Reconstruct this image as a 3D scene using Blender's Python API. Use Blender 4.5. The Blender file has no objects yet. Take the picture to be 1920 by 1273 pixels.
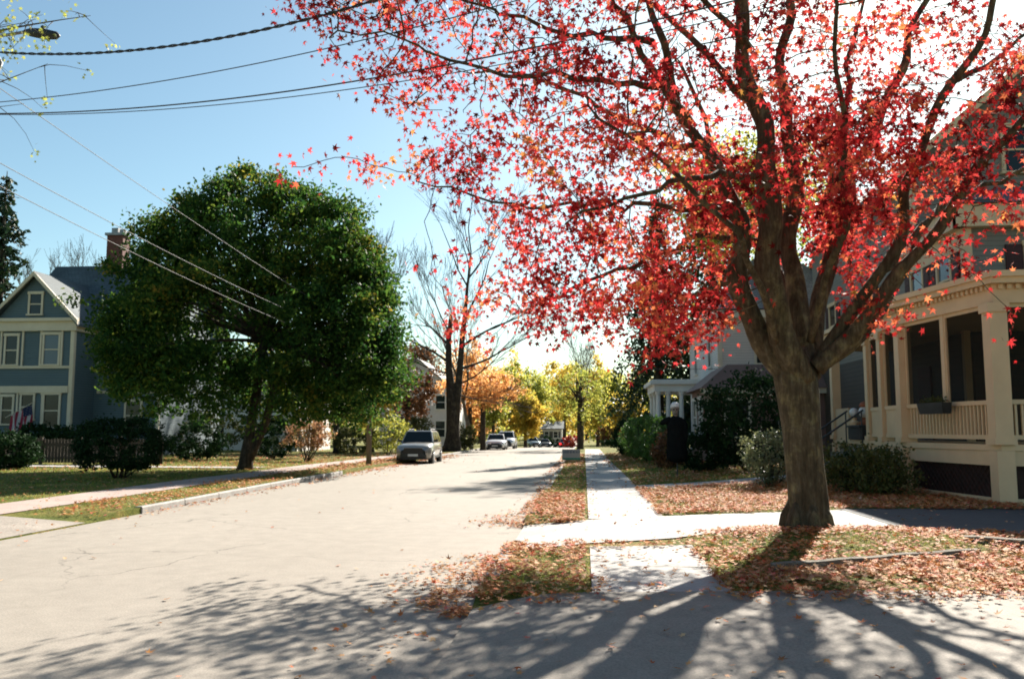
import bpy, bmesh, math, random
import numpy as np
from mathutils import Vector, Matrix
from mathutils.kdtree import KDTree
R = math.radians
scene = bpy.context.scene
C = scene.collection
random.seed(7)
rng = np.random.default_rng(11)

# ------------------------------------------------------------------ camera, sky, sun, exposure
PITCH, YAW, EYE, FPX = R(5.94), R(4.74), 1.6, 1620.0
cam = bpy.data.cameras.new('camera')
camo = bpy.data.objects.new('camera', cam); C.objects.link(camo)
camo.location = (0, 0, EYE)
camo.rotation_euler = (math.pi/2 + PITCH, 0, YAW)
cam.sensor_width = 36; cam.lens = FPX/1920*36
cam.clip_start = .05; cam.clip_end = 3000
cam.dof.use_dof = True; cam.dof.focus_distance = 9.0; cam.dof.aperture_fstop = 4.0
scene.camera = camo
SUN_EL, SUN_AZ = R(33), R(20)           # azimuth measured from +Y towards +X
w = bpy.data.worlds.new('World'); scene.world = w; w.use_nodes = True
nt = w.node_tree; bg = nt.nodes['Background']
sky = nt.nodes.new('ShaderNodeTexSky'); sky.sky_type = 'NISHITA'; sky.sun_disc = False
sky.sun_elevation = SUN_EL; sky.sun_rotation = SUN_AZ
sky.air_density = 1.0; sky.dust_density = 0.7; sky.ozone_density = 1.2
tn = nt.nodes.new('ShaderNodeMix'); tn.data_type = 'RGBA'; tn.blend_type = 'MULTIPLY'; tn.inputs[0].default_value = 1
nt.links.new(sky.outputs[0], tn.inputs[6]); tn.inputs[7].default_value = (.90, 1.05, .97, 1)      # film renders the sky towards cyan
nt.links.new(tn.outputs[2], bg.inputs[0]); bg.inputs[1].default_value = 0.05
sl = bpy.data.lights.new('sun', 'SUN'); sl.energy = 5.0; sl.angle = R(0.6); sl.color = (1, .93, .82)
so = bpy.data.objects.new('sun', sl); C.objects.link(so)
sdir = Vector((math.sin(SUN_AZ)*math.cos(SUN_EL), math.cos(SUN_AZ)*math.cos(SUN_EL), math.sin(SUN_EL)))
so.rotation_euler = sdir.to_track_quat('Z', 'Y').to_euler(); so.location = (0, 0, 40)
scene.view_settings.view_transform = 'Standard'; scene.view_settings.look = 'None'
scene.view_settings.exposure = 1.6; scene.view_settings.gamma = 1
scene.render.engine = 'CYCLES'
scene.cycles.filter_width = 1.8
scene.cycles.max_bounces = 6; scene.cycles.transparent_max_bounces = 10
scene.cycles.transmission_bounces = 4; scene.cycles.caustics_reflective = False

# ------------------------------------------------------------------ planning helper: photo point + depth -> world point
_cr = camo.rotation_euler.to_matrix()
def at(px, py, Y):
    d = _cr @ Vector(((px-960)/FPX, -(py-636.5)/FPX, -1))
    return Vector((0, 0, EYE)) + d*(Y/d.y)
def fx(x, Y): return at(1095+1620*x/Y, 805, Y).x
def sm(t):
    t = max(0.0, min(1.0, t)); return t*t*(3-2*t)

# ------------------------------------------------------------------ object helpers
def tag(o, label=None, cat=None, group=None, kind=None):
    if label: o['label'] = label
    if cat: o['category'] = cat
    if group: o['group'] = group
    if kind: o['kind'] = kind
    return o
def thing(name, label, cat, loc=(0, 0, 0), rz=0, group=None):
    o = bpy.data.objects.new(name, None); C.objects.link(o)
    o.empty_display_size = .2
    o.location = loc; o.rotation_euler = (0, 0, rz)
    return tag(o, label, cat, group)
def rootof(o):
    while o.parent: o = o.parent
    return o
class MB:
    def __init__(s): s.v = []; s.f = []
    def add(s, vs, fs):
        n = len(s.v); s.v.extend([tuple(a) for a in vs]); s.f.extend([tuple(i+n for i in f) for f in fs]); return s
    def box(s, x0, x1, y0, y1, z0, z1):
        return s.add([(x0,y0,z0),(x1,y0,z0),(x1,y1,z0),(x0,y1,z0),(x0,y0,z1),(x1,y0,z1),(x1,y1,z1),(x0,y1,z1)],
                     [(0,3,2,1),(4,5,6,7),(0,1,5,4),(1,2,6,5),(2,3,7,6),(3,0,4,7)])
    def fbox(s, F, u0, u1, v0, v1, n0, n1):           # box in a wall frame
        P = [F(u,v,n) for n in (n0,n1) for v in (v0,v1) for u in (u0,u1)]
        return s.add(P, [(0,2,3,1),(4,5,7,6),(0,1,5,4),(2,6,7,3),(0,4,6,2),(1,3,7,5)])
    def quad(s, a, b, c, d): return s.add([a,b,c,d], [(0,1,2,3)])
    def prism(s, poly, z0, z1):
        n = len(poly)
        return s.add([(x,y,z0) for x,y in poly]+[(x,y,z1) for x,y in poly],
                     [tuple(range(n))[::-1], tuple(range(n,2*n))]+[(i,(i+1)%n,n+(i+1)%n,n+i) for i in range(n)])
    def hull(s, a, b):                                  # loft between two equal-length rings, capped
        n = len(a)
        return s.add(list(a)+list(b), [tuple(range(n))[::-1], tuple(range(n,2*n))]+[(i,(i+1)%n,n+(i+1)%n,n+i) for i in range(n)])
    def tube(s, pts, rad, n=6, cap=True, wob=0):
        m = len(pts); P = [Vector(p) for p in pts]; base = len(s.v)
        up = Vector((.13,.21,1)).normalized(); prev = None
        for i in range(m):
            t = (P[min(i+1,m-1)]-P[max(i-1,0)])
            t = t.normalized() if t.length > 1e-9 else Vector((0,0,1))
            if prev is None:
                a = t.cross(Vector((1,0,0)) if abs(t.x) < .8 else Vector((0,1,0))).normalized()
            else:
                a = (prev - t*prev.dot(t)); a = a.normalized() if a.length > 1e-6 else t.orthogonal().normalized()
            prev = a; b = t.cross(a); r = rad[i] if hasattr(rad, '__len__') else rad
            for k in range(n):
                q = 2*math.pi*k/n
                rr = r*(1+wob*(math.sin(3*q+P[i].z*1.3)+.6*math.sin(5*q-P[i].z*2.1)))
                s.v.append(tuple(P[i]+a*(rr*math.cos(q))+b*(rr*math.sin(q))))
        for i in range(m-1):
            for k in range(n):
                k2 = (k+1)%n
                s.f.append((base+i*n+k, base+i*n+k2, base+(i+1)*n+k2, base+(i+1)*n+k))
        if cap and n > 2:
            s.f.append(tuple(base+k for k in range(n))[::-1]); s.f.append(tuple(base+(m-1)*n+k for k in range(n)))
        return s
    def lathe(s, prof, n=14, c=(0,0,0)):
        base = len(s.v)
        for r, z in prof:
            for k in range(n):
                q = 2*math.pi*k/n; s.v.append((c[0]+r*math.cos(q), c[1]+r*math.sin(q), c[2]+z))
        for i in range(len(prof)-1):
            for k in range(n):
                k2 = (k+1)%n; s.f.append((base+i*n+k, base+i*n+k2, base+(i+1)*n+k2, base+(i+1)*n+k))
        s.f.append(tuple(base+k for k in range(n))[::-1]); s.f.append(tuple(base+(len(prof)-1)*n+k for k in range(n)))
        return s
    def build(s, name, mat, parent=None, smooth=False, local=False, bevel=0):
        me = bpy.data.meshes.new(name)
        off = Vector((0,0,0))
        if parent is not None and not local: off = rootof(parent).location
        me.from_pydata([(a[0]-off[0], a[1]-off[1], a[2]-off[2]) for a in s.v], [], s.f)
        me.materials.append(mat)
        if smooth: me.polygons.foreach_set('use_smooth', [True]*len(me.polygons))
        me.update()
        o = bpy.data.objects.new(name, me); C.objects.link(o)
        if parent is not None: o.parent = parent
        if bevel:
            m = o.modifiers.new('bevel', 'BEVEL'); m.width = bevel; m.segments = 2; m.limit_method = 'ANGLE'
        return o
def frame(O, U):                                        # wall frame: u along U, v up, n outward (U x Z)
    O = Vector(O); U = Vector(U).normalized(); N = U.cross(Vector((0,0,1)))
    return lambda u, v, n: O + U*u + Vector((0,0,v)) + N*n
def np_mesh(name, verts, loops, nper, mat, parent=None, smooth=False):
    """verts (n,3), loops flat index array, nper = verts per face"""
    me = bpy.data.meshes.new(name)
    nv = len(verts); nl = len(loops); nf = nl//nper
    me.vertices.add(nv); me.vertices.foreach_set('co', np.ascontiguousarray(verts, dtype=np.float32).ravel())
    me.loops.add(nl); me.loops.foreach_set('vertex_index', np.ascontiguousarray(loops, dtype=np.int32))
    me.polygons.add(nf); me.polygons.foreach_set('loop_start', np.arange(0, nl, nper, dtype=np.int32))
    me.polygons.foreach_set('loop_total', np.full(nf, nper, dtype=np.int32))
    if smooth: me.polygons.foreach_set('use_smooth', np.ones(nf, dtype=bool))
    me.update(calc_edges=True); me.materials.append(mat)
    o = bpy.data.objects.new(name, me); C.objects.link(o)
    if parent is not None: o.parent = parent
    return o
# leaf templates: unit outline fans
def star_template():
    pts = [(0,0,0)]
    tips = [(-78,.30),(-50,.22),(-22,.62),(4,.30),(32,.88),(60,.34),(90,1.0),(120,.34),(148,.88),(176,.30),(202,.62),(230,.22),(258,.30)]
    for a, r in tips:
        pts.append((r*math.cos(R(a)), r*math.sin(R(a)), -.22*r*r))
    n = len(tips)
    fs = [(0, 1+i, 1+(i+1)%n) for i in range(n)]
    return np.array(pts), np.array(fs)
def oval_template():
    pts = [(0,-.6,0),(.42,-.05,-.06),(.30,.4,-.10),(0,.9,-.2),(-.30,.4,-.10),(-.42,-.05,-.06),(0,.1,.04)]
    fs = [(6,0,1),(6,1,2),(6,2,3),(6,3,4),(6,4,5),(6,5,0)]
    return np.array(pts), np.array(fs)
def diamond_template():
    return np.array([(0,-.6,0),(.45,.1,.08),(0,.8,-.1),(-.45,.1,.08)]), np.array([(0,1,3),(1,2,3)])
STAR, OVAL, DIA = star_template(), oval_template(), diamond_template()
def leaves(name, cen, size, tmpl, mat, parent=None, mode='random', off=(0,0,0)):
    V, F = tmpl; n = len(cen); cen = np.asarray(cen, dtype=float); size = np.broadcast_to(np.asarray(size, dtype=float), (n,))
    if mode == 'flat':                                  # lying on the ground with small tilt
        nrm = np.stack([rng.normal(0,.28,n), rng.normal(0,.28,n), np.ones(n)], 1)
    elif mode == 'droop':
        nrm = rng.normal(0,1,(n,3)); nrm[:,2] = np.abs(nrm[:,2])*.7+.1
    else:
        nrm = rng.normal(0,1,(n,3))
    nrm /= np.linalg.norm(nrm,axis=1)[:,None]
    t = rng.normal(0,1,(n,3))
    if mode == 'droop': t[:,2] -= 1.1
    t -= nrm*np.sum(t*nrm,axis=1)[:,None]; t /= np.linalg.norm(t,axis=1)[:,None]
    b = np.cross(t, nrm)
    cur = rng.uniform(-1.2, 1.9, n) if mode != 'flat' else rng.uniform(-2.2,1.2,n)
    P = (cen[:,None,:] + size[:,None,None]*(V[None,:,0:1]*b[:,None,:] + V[None,:,1:2]*t[:,None,:] + V[None,:,2:3]*cur[:,None,None]*nrm[:,None,:]))
    K = len(V)
    loops = (F.ravel()[None,:] + (np.arange(n)*K)[:,None]).ravel()
    P = P.reshape(-1,3)
    if parent is not None: P = P - np.array(rootof(parent).location)
    return np_mesh(name, P, loops, 3, mat, parent)

# ------------------------------------------------------------------ materials
def newmat(name):
    m = bpy.data.materials.new(name); m.use_nodes = True
    nt = m.node_tree; nt.nodes.clear(); return m, nt, nt.nodes.new('ShaderNodeOutputMaterial')
def ramp(nt, cols, src):
    r = nt.nodes.new('ShaderNodeValToRGB'); e = r.color_ramp.elements
    while len(e) < len(cols): e.new(.5)
    for i, (p, c) in enumerate(cols): e[i].position = p; e[i].color = (*c, 1)
    nt.links.new(src, r.inputs[0]); return r.outputs[0]
def noise(nt, scale, detail=4, rough=.6, coord='Object', vscale=None):
    tc = nt.nodes.new('ShaderNodeTexCoord'); n = nt.nodes.new('ShaderNodeTexNoise')
    n.inputs['Scale'].default_value = scale; n.inputs['Detail'].default_value = detail; n.inputs['Roughness'].default_value = rough
    s = tc.outputs[coord]
    if vscale:
        mp = nt.nodes.new('ShaderNodeMapping'); mp.inputs['Scale'].default_value = vscale; nt.links.new(s, mp.inputs[0]); s = mp.outputs[0]
    nt.links.new(s, n.inputs['Vector']); return n.outputs[0]
def mix(nt, a, b, fac, mode='MIX'):
    m = nt.nodes.new('ShaderNodeMix'); m.data_type = 'RGBA'; m.blend_type = mode
    if isinstance(fac, (int, float)): m.inputs[0].default_value = fac
    else: nt.links.new(fac, m.inputs[0])
    for s, i in ((a, 6), (b, 7)):
        if isinstance(s, tuple): m.inputs[i].default_value = (*s, 1)
        else: nt.links.new(s, m.inputs[i])
    return m.outputs[2]
def pmat(name, c1, c2=None, scale=3, rough=.75, bump=0, bscale=None, vscale=None, metal=0, spec=.4, fine=None, cr=(.35,.65)):
    m, nt, out = newmat(name)
    p = nt.nodes.new('ShaderNodeBsdfPrincipled'); nt.links.new(p.outputs[0], out.inputs[0])
    p.inputs['Roughness'].default_value = rough; p.inputs['Metallic'].default_value = metal
    p.inputs['Specular IOR Level'].default_value = spec
    c2 = c2 or tuple(x*.8 for x in c1)
    n = noise(nt, scale, 6, .65, vscale=vscale)
    col = ramp(nt, [(cr[0], c1), (cr[1], c2)], n)
    if fine:
        f = noise(nt, fine[0], 2, .5); col = mix(nt, col, ramp(nt, [(.3,(1-fine[1],)*3),(.7,(1+fine[1],)*3)], f), 1.0, 'MULTIPLY')
    nt.links.new(col, p.inputs['Base Color'])
    if bump:
        b = nt.nodes.new('ShaderNodeBump'); b.inputs['Strength'].default_value = bump; b.inputs['Distance'].default_value = .03
        nt.links.new(noise(nt, bscale or scale*4, 5, .6, vscale=vscale), b.inputs['Height']); nt.links.new(b.outputs[0], p.inputs['Normal'])
    return m
def leafmat(name, cols, trans=.5, clump=.5, cscale=.55, rough=.5, tint=(1,1,1), gloss=.25):
    """each leaf its own shade (random per island), drifting over the crown with noise"""
    m, nt, out = newmat(name)
    g = nt.nodes.new('ShaderNodeNewGeometry')
    n = noise(nt, cscale, 2, .5)
    a = nt.nodes.new('ShaderNodeMath'); a.operation = 'MULTIPLY'; a.inputs[1].default_value = 1-clump; nt.links.new(g.outputs['Random Per Island'], a.inputs[0])
    mr = nt.nodes.new('ShaderNodeMapRange'); mr.inputs[1].default_value = .3; mr.inputs[2].default_value = .7; nt.links.new(n, mr.inputs[0])
    b = nt.nodes.new('ShaderNodeMath'); b.operation = 'MULTIPLY_ADD'; b.inputs[1].default_value = clump
    nt.links.new(mr.outputs[0], b.inputs[0]); nt.links.new(a.outputs[0], b.inputs[2])
    col = ramp(nt, cols, b.outputs[0])
    d = nt.nodes.new('ShaderNodeBsdfPrincipled'); d.inputs['Roughness'].default_value = rough; d.inputs['Specular IOR Level'].default_value = gloss
    nt.links.new(col, d.inputs['Base Color'])
    t = nt.nodes.new('ShaderNodeBsdfTranslucent'); nt.links.new(mix(nt, col, tint, 1.0, 'MULTIPLY'), t.inputs[0])
    mx = nt.nodes.new('ShaderNodeMixShader'); mx.inputs[0].default_value = trans
    nt.links.new(d.outputs[0], mx.inputs[1]); nt.links.new(t.outputs[0], mx.inputs[2]); nt.links.new(mx.outputs[0], out.inputs[0])
    return m
def glassmat(name, col=(.012,.018,.02), rough=.08):
    m, nt, out = newmat(name); p = nt.nodes.new('ShaderNodeBsdfPrincipled'); nt.links.new(p.outputs[0], out.inputs[0])
    p.inputs['Base Color'].default_value = (*col, 1); p.inputs['Roughness'].default_value = rough; p.inputs['Specular IOR Level'].default_value = .28
    b = nt.nodes.new('ShaderNodeBump'); b.inputs['Strength'].default_value = .12; b.inputs['Distance'].default_value = .05
    nt.links.new(noise(nt, 1.3, 1), b.inputs['Height']); nt.links.new(b.outputs[0], p.inputs['Normal']); return m
def siding(name, c, step=.13, dirt=.15):
    m, nt, out = newmat(name); p = nt.nodes.new('ShaderNodeBsdfPrincipled'); nt.links.new(p.outputs[0], out.inputs[0])
    p.inputs['Roughness'].default_value = .7
    tc = nt.nodes.new('ShaderNodeTexCoord'); sp = nt.nodes.new('ShaderNodeSeparateXYZ'); nt.links.new(tc.outputs['Object'], sp.inputs[0])
    md = nt.nodes.new('ShaderNodeMath'); md.operation = 'DIVIDE'; md.inputs[1].default_value = step; nt.links.new(sp.outputs[2], md.inputs[0])
    fr = nt.nodes.new('ShaderNodeMath'); fr.operation = 'FRACT'; nt.links.new(md.outputs[0], fr.inputs[0])
    b = nt.nodes.new('ShaderNodeBump'); b.inputs['Strength'].default_value = .9; b.inputs['Distance'].default_value = .02; b.invert = True
    nt.links.new(fr.outputs[0], b.inputs['Height']); nt.links.new(b.outputs[0], p.inputs['Normal'])
    line = ramp(nt, [(.04,(.55,.55,.55)),(.14,(1,1,1))], fr.outputs[0])
    base = ramp(nt, [(.3,c),(.7,tuple(x*(1-dirt) for x in c))], noise(nt, .8, 6))
    nt.links.new(mix(nt, base, line, 1.0, 'MULTIPLY'), p.inputs['Base Color']); return m
def shingle(name, c1, c2):
    m, nt, out = newmat(name); p = nt.nodes.new('ShaderNodeBsdfPrincipled'); nt.links.new(p.outputs[0], out.inputs[0])
    p.inputs['Roughness'].default_value = .8
    tc = nt.nodes.new('ShaderNodeTexCoord'); br = nt.nodes.new('ShaderNodeTexBrick'); br.inputs['Scale'].default_value = 1.6
    br.inputs['Color1'].default_value = (*c1,1); br.inputs['Color2'].default_value = (*c2,1); br.inputs['Mortar'].default_value = (*[x*.5 for x in c1],1)
    br.inputs['Mortar Size'].default_value = .015; br.inputs['Brick Width'].default_value = .35; br.inputs['Row Height'].default_value = .22
    mp = nt.nodes.new('ShaderNodeMapping'); mp.inputs['Rotation'].default_value = (R(90), 0, 0)
    nt.links.new(tc.outputs['Object'], mp.inputs[0]); nt.links.new(mp.outputs[0], br.inputs['Vector'])
    nt.links.new(mix(nt, br.outputs[0], ramp(nt, [(.3,(.7,.7,.7)),(.7,(1.2,1.2,1.2))], noise(nt, 1.1, 5)), 1.0, 'MULTIPLY'), p.inputs['Base Color']); return m
def bark(name, c1, c2, c3, vs=(9,9,1.5), bump=1.0):
    m, nt, out = newmat(name); p = nt.nodes.new('ShaderNodeBsdfPrincipled'); nt.links.new(p.outputs[0], out.inputs[0])
    p.inputs['Roughness'].default_value = .9; p.inputs['Specular IOR Level'].default_value = .2
    n = noise(nt, 1.6, 8, .72, vscale=vs)
    col = ramp(nt, [(.32,c1),(.5,c2),(.66,c3)], n)
    patch = ramp(nt, [(.40,(.8,.8,.8)),(.52,(1,1,1)),(.62,(1.7,1.8,1.5))], noise(nt, 3.2, 5, .7))
    nt.links.new(mix(nt, col, patch, 1.0, 'MULTIPLY'), p.inputs['Base Color'])
    b = nt.nodes.new('ShaderNodeBump'); b.inputs['Strength'].default_value = bump; b.inputs['Distance'].default_value = .07
    nt.links.new(n, b.inputs['Height']); nt.links.new(b.outputs[0], p.inputs['Normal']); return m

def asphalt(name, base, warm, crack=1.0):
    m, nt, out = newmat(name); p = nt.nodes.new('ShaderNodeBsdfPrincipled'); nt.links.new(p.outputs[0], out.inputs[0])
    p.inputs['Roughness'].default_value = .85; p.inputs['Specular IOR Level'].default_value = .3
    big = ramp(nt, [(.3,base),(.7,warm)], noise(nt, .35, 5, .6, vscale=(1,.35,1)))
    fine = ramp(nt, [(.3,(.72,.72,.72)),(.7,(1.25,1.25,1.25))], noise(nt, 60, 3, .7))
    med = ramp(nt, [(.35,(.9,.9,.9)),(.65,(1.06,1.06,1.06))], noise(nt, 3.5, 5, .7))
    col = mix(nt, mix(nt, big, fine, 1.0, 'MULTIPLY'), med, 1.0, 'MULTIPLY')
    # cracks: a warped voronoi edge, broken up by a mask
    tc = nt.nodes.new('ShaderNodeTexCoord'); vo = nt.nodes.new('ShaderNodeTexVoronoi'); vo.feature = 'DISTANCE_TO_EDGE'; vo.inputs['Scale'].default_value = .33
    wn = nt.nodes.new('ShaderNodeTexNoise'); wn.inputs['Scale'].default_value = 1.2; wn.inputs['Detail'].default_value = 5
    nt.links.new(tc.outputs['Object'], wn.inputs['Vector'])
    va = nt.nodes.new('ShaderNodeVectorMath'); va.operation = 'MULTIPLY_ADD'; va.inputs[1].default_value = (.9,.9,.9)
    nt.links.new(wn.outputs[1], va.inputs[0]); nt.links.new(tc.outputs['Object'], va.inputs[2]); nt.links.new(va.outputs[0], vo.inputs['Vector'])
    ck = ramp(nt, [(0,(.45,.45,.45)),(.006,(1,1,1))], vo.outputs[0])
    mask = ramp(nt, [(.5,(0,0,0)),(.58,(crack,)*3)], noise(nt, .25, 2))
    col = mix(nt, col, mix(nt, col, ck, 1.0, 'MULTIPLY'), mask)
    st = ramp(nt, [(.30,(.80,.80,.80)),(.42,(1,1,1)),(.60,(1,1,1)),(.74,(1.10,1.09,1.07))], noise(nt, 1.1, 7, .75, vscale=(1,.22,1)))
    col = mix(nt, col, st, 1.0, 'MULTIPLY')
    nt.links.new(col, p.inputs['Base Color'])
    b = nt.nodes.new('ShaderNodeBump'); b.inputs['Strength'].default_value = .35; b.inputs['Distance'].default_value = .006
    nt.links.new(noise(nt, 90, 2, .7), b.inputs['Height']); nt.links.new(b.outputs[0], p.inputs['Normal']); return m

M = {}
M['road'] = asphalt('road_asphalt', (.245,.216,.180), (.285,.252,.212))
M['drive_near'] = asphalt('near_drive_asphalt', (.215,.190,.158), (.26,.230,.195), .8)
M['drive_shade'] = asphalt('house_shadow_asphalt', (.06,.062,.065), (.08,.08,.085), .5)  # dark tone puts the house shadow into the drive colour
M['concrete'] = pmat('concrete', (.38,.36,.335), (.31,.295,.275), 1.4, .9, .25, 40, fine=(30,.12))
M['walk_pink'] = pmat('pink_walk', (.38,.29,.25), (.30,.23,.20), 1.4, .9, .25, 40, fine=(30,.15))
M['kerb'] = pmat('kerb_granite', (.34,.32,.295), (.24,.225,.21), 4, .8, .3, 30, fine=(50,.15))
M['timber'] = pmat('edging_timber', (.20,.17,.13), (.12,.10,.075), 3, .9, .6, 12, vscale=(1,6,6))
M['grass'] = pmat('lawn', (.085,.115,.022), (.15,.135,.035), .9, .95, .8, 30, fine=(14,.45))
m, nt2, out = newmat('lawn_soil')
p = nt2.nodes.new('ShaderNodeBsdfPrincipled'); nt2.links.new(p.outputs[0], out.inputs[0]); p.inputs['Roughness'].default_value = .95; p.inputs['Specular IOR Level'].default_value = .1
g = ramp(nt2, [(.30,(.055,.08,.014)),(.48,(.12,.13,.028)),(.64,(.24,.18,.06))], noise(nt2, .7, 7, .7))
lf = ramp(nt2, [(.3,(.35,.35,.35)),(.5,(1,1,1)),(.7,(1.7,1.6,1.4))], noise(nt2, 22, 4, .8))
nt2.links.new(mix(nt2, g, lf, 1.0, 'MULTIPLY'), p.inputs['Base Color'])
b = nt2.nodes.new('ShaderNodeBump'); b.inputs['Strength'].default_value = .9; b.inputs['Distance'].default_value = .05
nt2.links.new(noise(nt2, 20, 4, .8), b.inputs['Height']); nt2.links.new(b.outputs[0], p.inputs['Normal'])
M['lawn'] = m
M['blade'] = leafmat('grass_blade', [(0,(.09,.14,.02)),(.5,(.20,.25,.035)),(.85,(.36,.31,.09)),(1,(.46,.36,.16))], .45, .55, .5)
M['litter'] = leafmat('fallen_leaves', [(0,(.50,.05,.03)),(.16,(.58,.15,.045)),(.28,(.22,.09,.035)),(.44,(.62,.27,.08)),(.60,(.40,.20,.08)),(.74,(.66,.42,.22)),(.88,(.62,.10,.08)),(1,(.74,.60,.48))], .15, .25, 1.0, .7, gloss=.12)
M['red_leaf'] = leafmat('red_maple_leaf', [(0,(.05,.035,.012)),(.16,(.07,.010,.007)),(.32,(.15,.008,.009)),(.42,(.36,.018,.020)),(.53,(.56,.045,.050)),(.65,(.66,.10,.07)),(.79,(.68,.21,.08)),(.92,(.58,.30,.07)),(1,(.22,.21,.04))], .52, .58, .75, .6, (1,.95,.95), gloss=.1)
M['green_leaf'] = leafmat('maple_green_leaf', [(0,(.011,.038,.010)),(.42,(.028,.078,.015)),(.70,(.085,.15,.022)),(.87,(.22,.22,.033)),(1,(.36,.20,.035))], .52, .4, .3, .6, gloss=.12)
M['dkgreen'] = leafmat('dark_evergreen_leaf', [(0,(.008,.022,.008)),(.6,(.018,.042,.014)),(1,(.035,.07,.024))], .2, .4, .8, .75, gloss=.08)
M['clip'] = leafmat('clipped_hedge_leaf', [(0,(.03,.08,.012)),(.6,(.08,.16,.03)),(1,(.22,.28,.10))], .45, .4, .8)
M['pale'] = leafmat('pale_shrub_leaf', [(0,(.08,.10,.05)),(.6,(.17,.19,.10)),(1,(.30,.30,.12))], .35, .4, 1.5)
M['olive'] = leafmat('olive_shrub_leaf', [(0,(.04,.055,.015)),(.6,(.09,.10,.025)),(1,(.20,.15,.06))], .35, .45, 1.2)
M['redbush'] = leafmat('red_bush_leaf', [(0,(.22,.02,.02)),(.6,(.42,.06,.04)),(1,(.45,.15,.07))], .3, .4, .6)
M['brownleaf'] = leafmat('brown_red_leaf', [(0,(.06,.04,.02)),(.5,(.16,.07,.03)),(.8,(.30,.13,.05)),(1,(.12,.12,.03))], .4, .5, .6)
M['pink'] = leafmat('pink_tan_leaf', [(0,(.16,.15,.05)),(.5,(.36,.20,.10)),(1,(.50,.24,.17))], .45, .5, .9)
M['orange'] = leafmat('orange_leaf', [(0,(.42,.18,.05)),(.5,(.68,.33,.11)),(1,(.72,.48,.22))], .6, .4, .5)
M['yellow'] = leafmat('yellow_leaf', [(0,(.20,.18,.03)),(.4,(.48,.38,.06)),(.75,(.68,.46,.08)),(1,(.68,.34,.09))], .62, .5, .25)
M['ygreen'] = leafmat('yellow_green_leaf', [(0,(.10,.13,.03)),(.4,(.28,.31,.06)),(.75,(.50,.46,.09)),(1,(.62,.44,.09))], .62, .5, .25)
M['needle'] = leafmat('spruce_needle', [(0,(.012,.03,.014)),(.6,(.025,.05,.02)),(1,(.07,.085,.02))], .25, .4, .5)
M['bark'] = bark('maple_bark', (.040,.031,.018), (.092,.072,.043), (.155,.13,.085))
M['bark_dark'] = bark('dark_bark', (.018,.014,.010), (.045,.034,.024), (.08,.065,.05))
M['twig'] = bark('grey_bark', (.07,.06,.05), (.13,.11,.09), (.20,.17,.14))
M['cream'] = pmat('cream_trim', (.62,.53,.40), (.55,.46,.34), 1.2, .6, .08, 20)
M['porchpaint'] = pmat('beige_porch_paint', (.74,.54,.32), (.65,.47,.28), 1.2, .6, .08, 20)
M['whitepaint'] = pmat('white_house_paint', (.70,.68,.64), (.60,.58,.54), 1.2, .6)
M['bluewall'] = siding('blue_siding', (.085,.125,.14))
M['greywall'] = siding('grey_siding', (.23,.20,.155))
M['whitewall'] = siding('white_siding', (.66,.62,.58))
M['beigewall'] = siding('beige_siding', (.62,.53,.47))
M['brownpaint'] = pmat('brown_rose_paint', (.20,.11,.085), (.16,.09,.07), 1.2, .7)
M['roof_dark'] = shingle('dark_shingle', (.055,.075,.085), (.08,.10,.11))
M['roof_grey'] = shingle('grey_shingle', (.17,.165,.16), (.22,.21,.20))
M['shutter'] = pmat('maroon_shutter', (.07,.018,.016), (.05,.014,.012), 3, .6, .3, 30, vscale=(.2,.2,8))
M['brick'] = shingle('red_brick', (.13,.045,.032), (.17,.06,.045))
M['lattice'] = pmat('dark_lattice', (.05,.025,.02), (.03,.018,.014), 6, .9)
M['deck'] = pmat('porch_deck', (.22,.20,.17), (.16,.145,.12), 2, .8)
M['dark'] = pmat('dark_void', (.02,.02,.02), (.012,.012,.012), 2, .9)
M['glass'] = glassmat('window_glass')
M['glass_blue'] = glassmat('pale_window_glass', (.10,.13,.16))
M['black'] = pmat('black_cloth', (.008,.009,.009), (.012,.013,.013), 5, 1.0, .5, 9, spec=0)
M['skull'] = pmat('grey_skull', (.35,.30,.25), (.22,.18,.15), 9, .8)
M['white'] = pmat('white_plastic', (.75,.73,.70), (.65,.63,.6), 5, .5)
M['metal'] = pmat('dark_metal', (.05,.055,.06), (.035,.04,.04), 5, .5, metal=.4)
M['galv'] = pmat('galvanised_metal', (.28,.28,.28), (.2,.2,.2), 5, .5, metal=.6)
M['wood'] = pmat('weathered_fence_wood', (.075,.055,.035), (.05,.037,.026), 4, .9, .4, 14, vscale=(6,6,1))
M['pole'] = pmat('pole_wood', (.17,.135,.10), (.11,.09,.07), 2, .9, .5, 10, vscale=(8,8,.6))
M['wire'] = pmat('wire_sheath', (.035,.035,.04), (.025,.025,.03), 5, .6)
M['wire_grey'] = pmat('grey_wire', (.20,.20,.20), (.15,.15,.15), 5, .7, spec=.2)
M['rubber'] = pmat('tyre_rubber', (.02,.02,.02), (.03,.03,.03), 8, .85)
M['rim'] = pmat('alloy_rim', (.35,.35,.36), (.25,.25,.26), 5, .3, metal=.9)
M['chrome'] = pmat('chrome', (.6,.6,.62), (.5,.5,.5), 5, .15, metal=1)
M['trimblack'] = pmat('car_black_trim', (.018,.019,.02), (.025,.025,.027), 6, .5)
M['plate'] = pmat('licence_plate', (.7,.7,.68), (.6,.6,.6), 20, .5)
M['lamp'] = pmat('headlamp_glass', (.55,.56,.58), (.35,.36,.38), 9, .1, spec=1)
M['green_sign'] = pmat('green_sign_paint', (.02,.22,.14), (.02,.18,.12), 5, .4)
M['brownsoil'] = pmat('brown_mulch', (.08,.05,.03), (.12,.08,.05), 6, .95, .8, 30)
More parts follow.
